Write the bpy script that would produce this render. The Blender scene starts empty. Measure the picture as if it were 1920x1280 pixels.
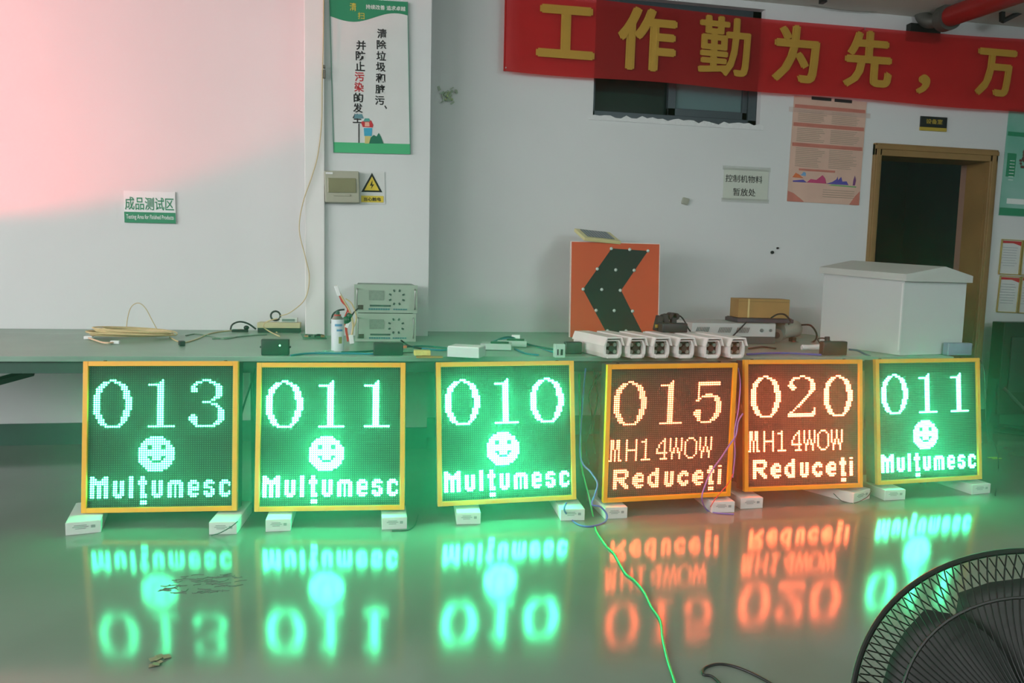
import bpy, bmesh, math, random
from mathutils import Vector, Matrix, Euler
R = math.radians
random.seed(7)
S = bpy.context.scene
COL = S.collection

# ------------------------------------------------------------------ camera
F_PX, PITCH, ROLL, HEAD, CAM_H = 1400.0, R(5.446), R(1.285), R(10.822), 1.1952
_f = Vector((0, math.cos(PITCH), -math.sin(PITCH)))
_u0 = Vector((0, math.sin(PITCH), math.cos(PITCH)))
_x0 = Vector((1, 0, 0))
_r = _x0 * math.cos(ROLL) + _u0 * math.sin(ROLL)
_u = -_x0 * math.sin(ROLL) + _u0 * math.cos(ROLL)
_Z = Matrix.Rotation(-HEAD, 3, 'Z')
FWD, RGT, UPV = _Z @ _f, _Z @ _r, _Z @ _u
CAMP = Vector((0, 0, CAM_H))
cd = bpy.data.cameras.new('camera')
cd.sensor_width = 36.0
cd.lens = F_PX / 1920 * 36.0
cd.clip_start = 0.05
cam = bpy.data.objects.new('camera', cd)
COL.objects.link(cam)
cam.matrix_world = Matrix((
    (RGT.x, UPV.x, -FWD.x, CAMP.x), (RGT.y, UPV.y, -FWD.y, CAMP.y),
    (RGT.z, UPV.z, -FWD.z, CAMP.z), (0, 0, 0, 1)))
S.camera = cam

def ray(px, py):
    return RGT * ((px - 960) / F_PX) + UPV * ((640 - py) / F_PX) + FWD
def at(px, py, Y):
    d = ray(px, py)
    return CAMP + d * (Y / d.y)
def atz(px, py, z):
    d = ray(px, py)
    return CAMP + d * ((z - CAM_H) / d.z)

# ------------------------------------------------------------------ world and light
w = bpy.data.worlds.new('world'); S.world = w; w.use_nodes = True
bg = w.node_tree.nodes['Background']
bg.inputs['Color'].default_value = (0.84, 0.93, 0.95, 1)
bg.inputs['Strength'].default_value = 0.33

def area(name, loc, target, sx, sy, power, color):
    l = bpy.data.lights.new(name, 'AREA'); l.shape = 'RECTANGLE'
    l.size = sx; l.size_y = sy; l.energy = power; l.color = color
    o = bpy.data.objects.new(name, l); COL.objects.link(o)
    o.location = loc
    o.rotation_euler = (Vector(target) - Vector(loc)).to_track_quat('-Z', 'Y').to_euler()
    return o
# tall daylight windows on the camera's side of the workshop, plus an added fill
area('window_daylight', (-5.4, -1.4, 2.5), (1.4, 5.0, 1.6), 3.4, 1.2, 190, (1.0, 0.955, 0.965))
area('left_side_fill', (-8.5, 0.6, 2.2), (3.0, 4.2, 1.2), 3.0, 1.5, 335, (1.0, 0.965, 0.97))  # added fill, brightens the left face of the grey cabinet
area('window_daylight_right', (3.6, -3.6, 2.6), (2.6, 5.0, 1.6), 2.6, 1.0, 95, (0.88, 1.0, 1.0))
# fluorescent panels under the ceiling, above and behind the view
area('ceiling_panel', (-1.2, 0.3, 3.12), (-1.2, 0.75, 0.0), 1.2, 0.3, 46, (0.96, 1.0, 0.98))
area('ceiling_panel_right', (3.2, 0.3, 3.12), (3.2, 0.75, 0.0), 1.2, 0.3, 46, (0.96, 1.0, 0.98))
# red lamp unit outside the view on the left, its beam on the upper left wall
sp = bpy.data.lights.new('red_lamp', 'SPOT'); sp.energy = 330; sp.color = (1.0, 0.06, 0.09)
sp.spot_size = R(62); sp.spot_blend = 0.16; sp.shadow_soft_size = 0.08
so = bpy.data.objects.new('red_lamp', sp); COL.objects.link(so)
so.location = (-3.7, 3.7, 1.35)
so.rotation_euler = (Vector((-2.25, 5.25, 2.75)) - Vector(so.location)).to_track_quat('-Z', 'Y').to_euler()

S.view_settings.view_transform = 'Standard'
S.view_settings.look = 'None'
S.view_settings.gamma = 1.0
S.view_settings.use_curve_mapping = False
S.view_settings.exposure = 0.0

# ------------------------------------------------------------------ materials
MATS = {}
def srgb(c):
    f = lambda v: v / 12.92 if v <= 0.04045 else ((v + 0.055) / 1.055) ** 2.4
    return tuple(f(v / 255) for v in c) + (1,)
def mat(name, rgb, rough=0.6, metal=0.0, noise=0.0, nscale=8.0, bump=0.0, bscale=60.0,
        spec=0.5, emit=None, estr=0.0, trans=0.0, coat=0.0, tint=None):
    if name in MATS: return MATS[name]
    m = bpy.data.materials.new(name); m.use_nodes = True
    nt = m.node_tree; b = nt.nodes['Principled BSDF']
    c = srgb(rgb)
    b.inputs['Base Color'].default_value = c
    b.inputs['Roughness'].default_value = rough
    b.inputs['Metallic'].default_value = metal
    b.inputs['Specular IOR Level'].default_value = spec
    b.inputs['Coat Weight'].default_value = coat
    tc = nt.nodes.new('ShaderNodeTexCoord')
    if noise:
        n = nt.nodes.new('ShaderNodeTexNoise'); n.inputs['Scale'].default_value = nscale
        n.inputs['Detail'].default_value = 6
        nt.links.new(tc.outputs['Object'], n.inputs['Vector'])
        r = nt.nodes.new('ShaderNodeMapRange')
        r.inputs['From Min'].default_value = 0.3; r.inputs['From Max'].default_value = 0.7
        nt.links.new(n.outputs['Fac'], r.inputs['Value'])
        mx = nt.nodes.new('ShaderNodeMix'); mx.data_type = 'RGBA'
        k = 1 - noise
        t = srgb(tint) if tint else (c[0] * k, c[1] * k, c[2] * k, 1)
        mx.inputs['A'].default_value = c; mx.inputs['B'].default_value = t
        nt.links.new(r.outputs['Result'], mx.inputs['Factor'])
        nt.links.new(mx.outputs['Result'], b.inputs['Base Color'])
    if bump:
        n2 = nt.nodes.new('ShaderNodeTexNoise'); n2.inputs['Scale'].default_value = bscale
        n2.inputs['Detail'].default_value = 4
        nt.links.new(tc.outputs['Object'], n2.inputs['Vector'])
        bp = nt.nodes.new('ShaderNodeBump'); bp.inputs['Strength'].default_value = bump
        bp.inputs['Distance'].default_value = 0.01
        nt.links.new(n2.outputs['Fac'], bp.inputs['Height'])
        nt.links.new(bp.outputs['Normal'], b.inputs['Normal'])
    if emit:
        b.inputs['Emission Color'].default_value = (*emit, 1)
        b.inputs['Emission Strength'].default_value = estr
    if trans:
        tr = nt.nodes.new('ShaderNodeBsdfTransparent'); ms = nt.nodes.new('ShaderNodeMixShader')
        ms.inputs['Fac'].default_value = trans
        out = nt.nodes['Material Output']
        nt.links.new(b.outputs['BSDF'], ms.inputs[1]); nt.links.new(tr.outputs['BSDF'], ms.inputs[2])
        nt.links.new(ms.outputs['Shader'], out.inputs['Surface'])
    MATS[name] = m
    return m

WALL = mat('wall_paint', (214, 218, 218), 0.85, noise=0.05, nscale=1.3, bump=0.12, bscale=14, spec=0.2)
TRIMW = mat('white_trunking', (226, 226, 224), 0.5, noise=0.04, nscale=5)
GREENSK = mat('green_skirting', (52, 92, 80), 0.5, noise=0.2, nscale=6)
CEIL = mat('ceiling_plaster', (214, 214, 206), 0.9, noise=0.12, nscale=2)
BLACK = mat('black_plastic', (28, 30, 34), 0.45, noise=0.2, nscale=30)
BLACKM = mat('black_metal', (20, 24, 24), 0.45, metal=0.2, noise=0.2, nscale=12)
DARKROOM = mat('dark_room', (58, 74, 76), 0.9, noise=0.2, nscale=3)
DGREY = mat('dark_grey_frame', (62, 74, 80), 0.4, metal=0.3, noise=0.1, nscale=10)
GREY = mat('grey_metal', (150, 156, 154), 0.5, metal=0.2, noise=0.08, nscale=12)
LGREY = mat('light_grey_enamel', (205, 210, 210), 0.42, noise=0.04, nscale=5)
WHITE = mat('white_plastic', (228, 230, 230), 0.4, noise=0.04, nscale=20)
OFFW = mat('off_white_enamel', (226, 222, 218), 0.4, noise=0.05, nscale=15)
YEL = mat('yellow_bezel', (236, 160, 12), 0.42, noise=0.10, nscale=9)
BEIGE = mat('beige_plastic', (196, 190, 150), 0.5, noise=0.08, nscale=12)
ORANGE = mat('orange_sheeting', (204, 80, 32), 0.55, noise=0.08, nscale=4)
CHEV = mat('chevron_film', (6, 34, 24), 0.6, noise=0.2, nscale=5)
PAPER = mat('paper', (212, 216, 214), 0.7, noise=0.04, nscale=9)
INK = mat('black_ink', (22, 24, 26), 0.7)
INKG = mat('green_ink', (34, 140, 98), 0.55, noise=0.08, nscale=7)
INKR = mat('red_ink', (190, 36, 46), 0.6)
INKY = mat('yellow_ink', (218, 196, 60), 0.6)
INKW = mat('white_ink', (225, 232, 228), 0.6)
GOLD = mat('gold_print', (186, 164, 60), 0.5, metal=0.2)
WOOD = mat('door_frame_wood', (150, 118, 70), 0.5, noise=0.25, nscale=5, bump=0.1, bscale=30)
WOODD = mat('door_leaf_wood', (112, 70, 44), 0.5, noise=0.25, nscale=4)
CARD = mat('brown_cardboard', (156, 124, 70), 0.75, noise=0.15, nscale=10)
CABLEB = mat('black_cable', (24, 26, 30), 0.5)
CABLEBL = mat('blue_cable', (78, 92, 168), 0.5)
CABLEG = mat('green_cable', (40, 170, 90), 0.4)
CABLET = mat('teal_cable', (40, 120, 140), 0.5)
CABLEC = mat('cream_wire', (206, 188, 140), 0.5, noise=0.15, nscale=20)
CABLER = mat('red_wire', (190, 46, 40), 0.5)
CABLEW = mat('white_wire', (220, 216, 210), 0.5)
PCB = mat('green_circuit_board', (24, 92, 60), 0.4, noise=0.3, nscale=40)
REDPIPE = mat('red_pipe_paint', (150, 18, 22), 0.35, noise=0.12, nscale=6)
STEEL = mat('bare_steel', (170, 172, 170), 0.35, metal=0.9)
LEDMASK = mat('led_mask', (20, 22, 20), 0.8, noise=0.15, nscale=60)
LEDOFF = mat('led_lens_off', (82, 96, 84), 0.35)
CABSIDE = mat('sign_cabinet_black', (30, 34, 36), 0.5, noise=0.15, nscale=14)

def floor_mat():
    m = bpy.data.materials.new('epoxy_floor'); m.use_nodes = True
    nt = m.node_tree; b = nt.nodes['Principled BSDF']
    tc = nt.nodes.new('ShaderNodeTexCoord')
    n = nt.nodes.new('ShaderNodeTexNoise'); n.inputs['Scale'].default_value = 0.9; n.inputs['Detail'].default_value = 8
    nt.links.new(tc.outputs['Object'], n.inputs['Vector'])
    cr = nt.nodes.new('ShaderNodeValToRGB')
    cr.color_ramp.elements[0].position = 0.3; cr.color_ramp.elements[0].color = srgb((106, 114, 106))
    cr.color_ramp.elements[1].position = 0.75; cr.color_ramp.elements[1].color = srgb((128, 136, 128))
    nt.links.new(n.outputs['Fac'], cr.inputs['Fac'])
    # dark scuffs and dried spots
    v = nt.nodes.new('ShaderNodeTexNoise'); v.inputs['Scale'].default_value = 6.5; v.inputs['Detail'].default_value = 3
    nt.links.new(tc.outputs['Object'], v.inputs['Vector'])
    mr = nt.nodes.new('ShaderNodeMapRange'); mr.inputs['From Min'].default_value = 0.72; mr.inputs['From Max'].default_value = 0.80
    nt.links.new(v.outputs['Fac'], mr.inputs['Value'])
    mx = nt.nodes.new('ShaderNodeMix'); mx.data_type = 'RGBA'
    mx.inputs['B'].default_value = srgb((80, 84, 78))
    nt.links.new(mr.outputs['Result'], mx.inputs['Factor']); nt.links.new(cr.outputs['Color'], mx.inputs['A'])
    nt.links.new(mx.outputs['Result'], b.inputs['Base Color'])
    b.inputs['Roughness'].default_value = 0.12
    b.inputs['Specular IOR Level'].default_value = 0.5
    n3 = nt.nodes.new('ShaderNodeTexNoise'); n3.inputs['Scale'].default_value = 2.2; n3.inputs['Detail'].default_value = 2
    nt.links.new(tc.outputs['Object'], n3.inputs['Vector'])
    bp = nt.nodes.new('ShaderNodeBump'); bp.inputs['Strength'].default_value = 0.05; bp.inputs['Distance'].default_value = 0.03
    nt.links.new(n3.outputs['Fac'], bp.inputs['Height']); nt.links.new(bp.outputs['Normal'], b.inputs['Normal'])
    return m
FLOOR = floor_mat()

def led_mat(name, col, strength):
    m = bpy.data.materials.new(name); m.use_nodes = True
    nt = m.node_tree
    for n in list(nt.nodes):
        if n.type != 'OUTPUT_MATERIAL': nt.nodes.remove(n)
    e = nt.nodes.new('ShaderNodeEmission')
    e.inputs['Color'].default_value = (*col, 1); e.inputs['Strength'].default_value = strength
    nt.links.new(e.outputs['Emission'], nt.nodes['Material Output'].inputs['Surface'])
    return m

def cloth_mat(name, rgb, trans):
    m = bpy.data.materials.new(name); m.use_nodes = True
    nt = m.node_tree; b = nt.nodes['Principled BSDF']; out = nt.nodes['Material Output']
    tc = nt.nodes.new('ShaderNodeTexCoord')
    n = nt.nodes.new('ShaderNodeTexNoise'); n.inputs['Scale'].default_value = 3; n.inputs['Detail'].default_value = 5
    nt.links.new(tc.outputs['Object'], n.inputs['Vector'])
    cr = nt.nodes.new('ShaderNodeValToRGB'); c = srgb(rgb)
    cr.color_ramp.elements[0].color = tuple(v * 0.85 for v in c[:3]) + (1,); cr.color_ramp.elements[1].color = c
    nt.links.new(n.outputs['Fac'], cr.inputs['Fac']); nt.links.new(cr.outputs['Color'], b.inputs['Base Color'])
    b.inputs['Roughness'].default_value = 0.6
    tl = nt.nodes.new('ShaderNodeBsdfTranslucent'); nt.links.new(cr.outputs['Color'], tl.inputs['Color'])
    tr = nt.nodes.new('ShaderNodeBsdfTransparent'); tr.inputs['Color'].default_value = tuple(min(1, v ** 0.5) for v in c[:3]) + (1,)
    m1 = nt.nodes.new('ShaderNodeMixShader'); m1.inputs[0].default_value = 0.25
    m2 = nt.nodes.new('ShaderNodeMixShader'); m2.inputs[0].default_value = trans
    nt.links.new(b.outputs['BSDF'], m1.inputs[1]); nt.links.new(tl.outputs['BSDF'], m1.inputs[2])
    nt.links.new(m1.outputs['Shader'], m2.inputs[1]); nt.links.new(tr.outputs['BSDF'], m2.inputs[2])
    nt.links.new(m2.outputs['Shader'], out.inputs['Surface'])
    return m
CLOTH = cloth_mat('red_banner_cloth', (222, 42, 46), 0.55)
CLOTHY = cloth_mat('yellow_banner_lettering', (214, 172, 66), 0.12)

# ------------------------------------------------------------------ mesh helpers
class MB:
    """collects shapes in one bmesh"""
    def __init__(s): s.bm = bmesh.new()
    def _add(s, b, M=None):
        if M is not None: b.transform(M)
        me = bpy.data.meshes.new('tmp'); b.to_mesh(me); b.free()
        s.bm.from_mesh(me); bpy.data.meshes.remove(me)
    def box(s, c, d, rot=None, bev=0.0, seg=2):
        b = bmesh.new(); bmesh.ops.create_cube(b, size=1)
        b.transform(Matrix.Diagonal((*d, 1)))
        if bev:
            bmesh.ops.bevel(b, geom=list(b.edges), offset=bev, segments=seg, affect='EDGES', profile=0.5)
        M = Matrix.Translation(c)
        if rot is not None: M = M @ (rot.to_4x4() if hasattr(rot, 'to_4x4') else Euler(rot).to_matrix().to_4x4())
        s._add(b, M); return s
    def cyl(s, p0, p1, r, r2=None, n=16, caps=True):
        p0, p1 = Vector(p0), Vector(p1); d = p1 - p0
        b = bmesh.new()
        bmesh.ops.create_cone(b, cap_ends=caps, segments=n, radius1=r, radius2=r if r2 is None else r2, depth=d.length)
        s._add(b, Matrix.Translation((p0 + p1) / 2) @ d.to_track_quat('Z', 'Y').to_matrix().to_4x4()); return s
    def sphere(s, c, r, sc=(1, 1, 1), n=12):
        b = bmesh.new(); bmesh.ops.create_uvsphere(b, u_segments=n, v_segments=max(6, n // 2), radius=r)
        s._add(b, Matrix.Translation(c) @ Matrix.Diagonal((*sc, 1))); return s
    def prism(s, poly, y0, y1):
        """poly of (x, z), extruded from y0 to y1"""
        bm = s.bm
        a = [bm.verts.new((x, y0, z)) for x, z in poly]; c = [bm.verts.new((x, y1, z)) for x, z in poly]
        bm.faces.new(a); bm.faces.new(c[::-1]); n = len(poly)
        for i in range(n): bm.faces.new((a[i], c[i], c[(i + 1) % n], a[(i + 1) % n]))
        return s
    def hull(s, pts):
        b = bmesh.new()
        for p in pts: b.verts.new(p)
        bmesh.ops.convex_hull(b, input=list(b.verts)); s._add(b); return s
    def face(s, pts):
        s.bm.faces.new([s.bm.verts.new(p) for p in pts]); return s
    def ring(s, c, r, t, n=32, m=8, M=None):
        b = bmesh.new(); vs = []
        for i in range(n):
            a = 2 * math.pi * i / n; row = []
            for j in range(m):
                q = 2 * math.pi * j / m; rr = r + t * math.cos(q)
                row.append(b.verts.new((rr * math.cos(a), t * math.sin(q), rr * math.sin(a))))
            vs.append(row)
        for i in range(n):
            for j in range(m):
                b.faces.new((vs[i][j], vs[i][(j + 1) % m], vs[(i + 1) % n][(j + 1) % m], vs[(i + 1) % n][j]))
        s._add(b, Matrix.Translation(c) @ (M.to_4x4() if M is not None else Matrix())); return s
    def tube(s, pts, r, n=6, sub=6, closed=False):
        pts = [Vector(p) for p in pts]
        if len(pts) > 2 and sub > 1:
            P = []
            L = len(pts)
            for i in range(L - 1):
                p0 = pts[max(i - 1, 0)]; p1 = pts[i]; p2 = pts[i + 1]; p3 = pts[min(i + 2, L - 1)]
                for k in range(sub):
                    t = k / sub
                    P.append(0.5 * ((2 * p1) + (-p0 + p2) * t + (2 * p0 - 5 * p1 + 4 * p2 - p3) * t * t + (-p0 + 3 * p1 - 3 * p2 + p3) * t ** 3))
            P.append(pts[-1])
        else: P = pts
        bm = s.bm; rows = []; up = Vector((0.13, 0.21, 0.97)).normalized()
        for i, q in enumerate(P):
            d = (P[min(i + 1, len(P) - 1)] - P[max(i - 1, 0)])
            if d.length < 1e-9: d = Vector((1, 0, 0))
            d.normalize(); a = d.cross(up)
            if a.length < 1e-3: a = d.cross(Vector((1, 0, 0)))
            a.normalize(); b = a.cross(d).normalized(); up = b
            rows.append([bm.verts.new(q + a * r * math.cos(2 * math.pi * k / n) + b * r * math.sin(2 * math.pi * k / n)) for k in range(n)])
        for i in range(len(rows) - 1):
            for k in range(n): bm.faces.new((rows[i][k], rows[i][(k + 1) % n], rows[i + 1][(k + 1) % n], rows[i + 1][k]))
        bm.faces.new(rows[0][::-1]); bm.faces.new(rows[-1])
        return s
    def build(s, name, m, parent=None, smooth=False, **kw):
        bmesh.ops.recalc_face_normals(s.bm, faces=list(s.bm.faces))
        me = bpy.data.meshes.new(name); s.bm.to_mesh(me); s.bm.free()
        me.materials.append(m)
        if smooth:
            for p in me.polygons: p.use_smooth = True
            try: me.set_sharp_from_angle(angle=R(40))
            except Exception: pass
        o = bpy.data.objects.new(name, me); COL.objects.link(o)
        if parent is not None: o.parent = parent
        for k, v in kw.items(): o[k] = v
        return o

def thing(name, label, cat, loc=(0, 0, 0), rotz=0.0, group=None, M=None):
    o = bpy.data.objects.new(name, None); COL.objects.link(o); o.empty_display_size = 0.05
    if M is not None: o.matrix_world = M
    else: o.location = loc; o.rotation_euler = (0, 0, rotz)
    o['label'] = label; o['category'] = cat
    if group: o['group'] = group
    return o
def tag(o, label, cat, group=None):
    o['label'] = label; o['category'] = cat
    if group: o['group'] = group
    return o
def structure(o): o['kind'] = 'structure'; return o
def copy_tree(o, parent=None):
    c = o.copy(); COL.objects.link(c)
    if parent is not None: c.parent = parent
    for ch in list(o.children): copy_tree(ch, c)
    return c

def text(name, body, m, parent, rect, y=-0.001, bold=0.0, disp=None, thick=0.0006, smear=0.0):
    """lettering fitted into rect (x0, x1, z0, z1) of the parent's local plane"""
    cu = bpy.data.curves.new('lettering', 'FONT'); cu.body = body; cu.offset = bold; cu.extrude = 0.001
    cu.resolution_u = 3
    t = bpy.data.objects.new('lettering', cu); COL.objects.link(t)
    bpy.context.view_layer.update()
    dg = bpy.context.evaluated_depsgraph_get()
    me = bpy.data.meshes.new_from_object(t.evaluated_get(dg))
    bpy.data.objects.remove(t); bpy.data.curves.remove(cu)
    xs = [v.co.x for v in me.vertices]; ys = [v.co.y for v in me.vertices]
    x0, x1, z0, z1 = rect; ax, bx, ay, by = min(xs), max(xs), min(ys), max(ys)
    for v in me.vertices:
        X = x0 + (v.co.x - ax) / (bx - ax) * (x1 - x0); Z = z0 + (v.co.y - ay) / (by - ay) * (z1 - z0)
        Y = y + (-thick if v.co.z > 0 else thick)
        v.co = (X, Y + (disp(X, Z) if disp else 0), Z)
    if smear:
        bm = bmesh.new(); bm.from_mesh(me); src = bm.copy()
        for k, (dx, dz) in enumerate(((-1, 0), (1, 0), (0, .6), (0, -.6))):
            c2 = src.copy(); c2.transform(Matrix.Translation((dx * smear, -0.0012 * (k + 1), dz * smear)))
            t2 = bpy.data.meshes.new('t'); c2.to_mesh(t2); c2.free(); bm.from_mesh(t2); bpy.data.meshes.remove(t2)
        src.free(); bm.to_mesh(me); bm.free()
    me.materials.clear(); me.materials.append(m)
    o = bpy.data.objects.new(name, me); COL.objects.link(o); o.parent = parent
    return o

def wall_frame(q, Y):
    """pixel quad tl,tr,br,bl on the plane y=Y -> (centre, width, height, roll matrix)"""
    P = [at(px, py, Y) for px, py in q]
    c = sum(P, Vector()) / 4
    wv = ((P[1] - P[0]) + (P[2] - P[3])) / 2; hv = ((P[0] - P[3]) + (P[1] - P[2])) / 2
    a = math.atan2(wv.z, wv.x)
    M = Matrix.Translation(c) @ Matrix.Rotation(-a, 4, 'Y')
    return M, wv.length, hv.length

WY = 5.25          # back wall
PY = 4.93          # face of the pillar
BT = 0.755         # bench top
# ------------------------------------------------------------------ the room
structure(MB().box((2, 1.5, -0.05), (22, 11, 0.1)).build('floor', FLOOR))
HC = 3.19
structure(MB().box((2, 1.5, HC + 0.06), (22, 11, 0.12)).build('ceiling', CEIL))
# window and door openings in the back wall
WX0, WX1 = at(1112, 200, WY).x, at(1426, 200, WY).x
WZ0, WZ1 = at(1112, 222, WY).z + 0.01, 3.14
DX0, DX1 = at(1641, 380, WY).x, at(1848, 380, WY).x
DZ1 = at(1740, 293, WY).z
wall = MB()
def wbox(x0, x1, z0, z1): wall.box(((x0 + x1) / 2, WY + 0.11, (z0 + z1) / 2), (x1 - x0, 0.22, z1 - z0))
wbox(-8, WX0, 0, HC); wbox(WX0, WX1, 0, WZ0); wbox(WX0, WX1, WZ1, HC); wbox(WX1, DX0, 0, HC)
wbox(DX0, DX1, DZ1, HC); wbox(DX1, 12, 0, HC)
structure(wall.build('wall_back', WALL))
# rough plaster left round the foot of the window opening
random.seed(3)
pl = MB()
n = 34; poly = []
for i in range(n + 1):
    x = WX0 - 0.03 + (WX1 - WX0 + 0.06) * i / n
    poly.append((x, WZ0 + random.uniform(0.0, 0.028)))
poly += [(WX1 + 0.03, WZ0 - 0.02), (WX0 - 0.03, WZ0 - 0.02)]
pl.prism(poly, WY - 0.006, WY + 0.03)
structure(pl.build('trim_2', mat('raw_plaster', (222, 226, 226), 0.9, noise=0.1, nscale=30, bump=0.5, bscale=90)))
# rooms behind the openings
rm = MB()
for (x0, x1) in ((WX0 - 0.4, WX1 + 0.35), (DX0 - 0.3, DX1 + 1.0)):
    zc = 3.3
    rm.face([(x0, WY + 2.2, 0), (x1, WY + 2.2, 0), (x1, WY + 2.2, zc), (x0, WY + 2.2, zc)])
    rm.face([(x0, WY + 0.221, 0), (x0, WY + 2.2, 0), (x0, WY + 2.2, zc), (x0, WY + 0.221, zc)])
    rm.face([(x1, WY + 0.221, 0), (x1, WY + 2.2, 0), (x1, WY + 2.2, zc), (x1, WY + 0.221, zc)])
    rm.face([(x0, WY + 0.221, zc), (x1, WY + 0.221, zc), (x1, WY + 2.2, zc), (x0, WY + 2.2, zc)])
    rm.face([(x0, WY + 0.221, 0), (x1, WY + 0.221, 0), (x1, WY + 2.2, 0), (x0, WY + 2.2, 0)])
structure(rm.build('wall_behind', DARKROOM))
for nm_, p_, e_ in (('back_room_fill', ((DX0 + DX1) / 2 + 0.2, WY + 1.3, 2.7), 5.0), ('store_room_fill', ((WX0 + WX1) / 2, WY + 1.2, 3.0), 3.0)):  # dim fill lights added to lift the black inside the openings
    l_ = bpy.data.lights.new(nm_, 'POINT'); l_.energy = e_; l_.color = (0.75, 0.95, 1.0); l_.shadow_soft_size = 0.15
    lo_ = bpy.data.objects.new(nm_, l_); COL.objects.link(lo_); lo_.location = p_
# pillar
PX0, PX1 = at(609, 300, PY).x, at(806, 300, PY).x
structure(MB().box(((PX0 + PX1) / 2, (PY + WY) / 2 + 0.01, HC / 2), (PX1 - PX0, WY - PY + 0.02, HC)).build('wall_pillar', WALL))
# white boxed-in riser beside the pillar
TX0 = at(571, 300, PY - 0.03).x; TX1 = PX0
structure(MB().box(((TX0 + TX1) / 2, (PY - 0.03 + WY) / 2 + 0.01, HC / 2), (TX1 - TX0, WY - PY + 0.05, HC), bev=0.004).build('trim_1', TRIMW))
# skirting
sk = MB().box((-8 + (TX0 + 8) / 2, WY - 0.008, 0.07), (TX0 + 8, 0.016, 0.14))
structure(sk.build('baseboard_left', GREENSK))
structure(MB().box(((PX1 + DX0 - 0.06) / 2, WY - 0.008, 0.07), (DX0 - 0.06 - PX1, 0.016, 0.14)).build('baseboard_back', GREENSK))
structure(MB().box(((DX1 + 0.09 + 12) / 2, WY - 0.008, 0.07), (12 - DX1 - 0.09, 0.016, 0.14)).build('baseboard_right', GREENSK))
structure(MB().box(((PX0 + PX1) / 2, PY - 0.008, 0.07), (PX1 - PX0, 0.016, 0.14)).build('baseboard_pillar', GREENSK))

# ---- window
win = thing('window_1', 'dark sliding window with a grey frame behind the red banner', 'window', ((WX0 + WX1) / 2, WY + 0.10, WZ0)); win['kind'] = 'structure'
ww, wh = WX1 - WX0, WZ1 - WZ0
fr = MB()
mx = at(1264, 200, WY).x - (WX0 + WX1) / 2
for x, wd in ((-ww / 2 + 0.015, 0.03), (ww / 2 - 0.035, 0.07)): fr.box((x, 0, wh / 2), (wd, 0.09, wh), bev=0.003)
fr.box((0, 0, 0.03), (ww, 0.09, 0.06), bev=0.003); fr.box((0, 0, wh - 0.03), (ww, 0.09, 0.06), bev=0.003)
fr.build('window_frame', DGREY, win)
sash = MB()
x0, x1 = mx - 0.02, ww / 2 - 0.07
for x, wd in ((x0 + 0.03, 0.06), (x1 - 0.02, 0.04)): sash.box((x, -0.01, wh / 2), (wd, 0.04, wh - 0.12), bev=0.003)
sash.box(((x0 + x1) / 2, -0.01, 0.085), (x1 - x0, 0.04, 0.06), bev=0.003)
sash.box(((x0 + x1) / 2, -0.01, wh - 0.085), (x1 - x0, 0.04, 0.06), bev=0.003)
sash.build('sash', DGREY, win)
MB().box(((x0 + x1) / 2 + 0.01, -0.005, wh / 2), (x1 - x0 - 0.09, 0.008, wh - 0.2)).build('pane', mat('teal_tinted_glass', (96, 124, 126), 0.12, noise=0.06, nscale=2), win)
MB().box(((-ww / 2 + mx) / 2, 0.02, wh / 2), (mx + ww / 2, 0.008, wh - 0.1)).build('pane', mat('dark_glass', (26, 42, 40), 0.06), win)

# ---- door
dr = thing('door_1', 'doorway with a tan wooden frame and its brown leaf swung inwards', 'door', ((DX0 + DX1) / 2, WY, 0)); dr['kind'] = 'structure'
dw = DX1 - DX0
ol = at(1630, 380, WY).x - dr.location.x; orr = at(1860, 380, WY).x - dr.location.x
zt = at(1740, 276, WY).z
df = MB()
for a, b in ((ol, -dw / 2 + 0.012), (dw / 2 - 0.012, orr)):
    df.box(((a + b) / 2, -0.012, zt / 2), (b - a, 0.03, zt), bev=0.004)
    df.box(((a + b) / 2, -0.028, zt / 2), ((b - a) * 0.5, 0.01, zt), bev=0.003)
df.box(((ol + orr) / 2, -0.012, (DZ1 - 0.012 + zt) / 2), (orr - ol, 0.03, zt - DZ1 + 0.024), bev=0.004)
df.box(((ol + orr) / 2, -0.03, (DZ1 + zt) / 2 + 0.01), (orr - ol, 0.012, (zt - DZ1) * 0.45), bev=0.003)
for x in (-dw / 2 + 0.008, dw / 2 - 0.008): df.box((x, 0.11, DZ1 / 2), (0.016, 0.22, DZ1))
df.box((0, 0.11, DZ1 - 0.008), (dw, 0.22, 0.016))
df.build('door_frame', WOOD, dr)
hx = dw / 2 - 0.03
def leaf_px(a_):
    x_, y_ = dr.location.x + hx - 0.84 * math.cos(a_), WY + 0.22 - 0.84 * math.sin(a_)
    d_ = Vector((x_, y_, 1.4)) - CAMP
    return 960 + F_PX * d_.dot(RGT) / d_.dot(FWD)
ang = min((R(-k) for k in range(90, 150)), key=lambda a_: abs(leaf_px(a_) - 1810))
lf = MB(); Lm = Matrix.Translation((hx, 0.22, 0)) @ Matrix.Rotation(ang, 4, 'Z')
bb = bmesh.new(); bmesh.ops.create_cube(bb, size=1); bb.transform(Matrix.Translation((-0.42, 0, DZ1 / 2)) @ Matrix.Diagonal((0.84, 0.04, DZ1 - 0.03, 1)))
bb.transform(Lm); me = bpy.data.meshes.new('t'); bb.to_mesh(me); lf.bm.from_mesh(me); bb.free()
leaf = lf.build('door_leaf', WOODD, dr)
# light edge strip of the leaf and its lock plate
p = Lm @ Vector((-0.84, 0, 0))
MB().box((p.x - 0.01, p.y + 0.0, DZ1 / 2), (0.05, 0.02, DZ1 - 0.04)).build('edge_strip', WOOD, leaf)
zz = at(1812, 362, WY + 0.9).z
MB().box((p.x - 0.012, p.y - 0.014, zz), (0.045, 0.01, 0.16), bev=0.002).build('lock_plate', WHITE, leaf)

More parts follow.
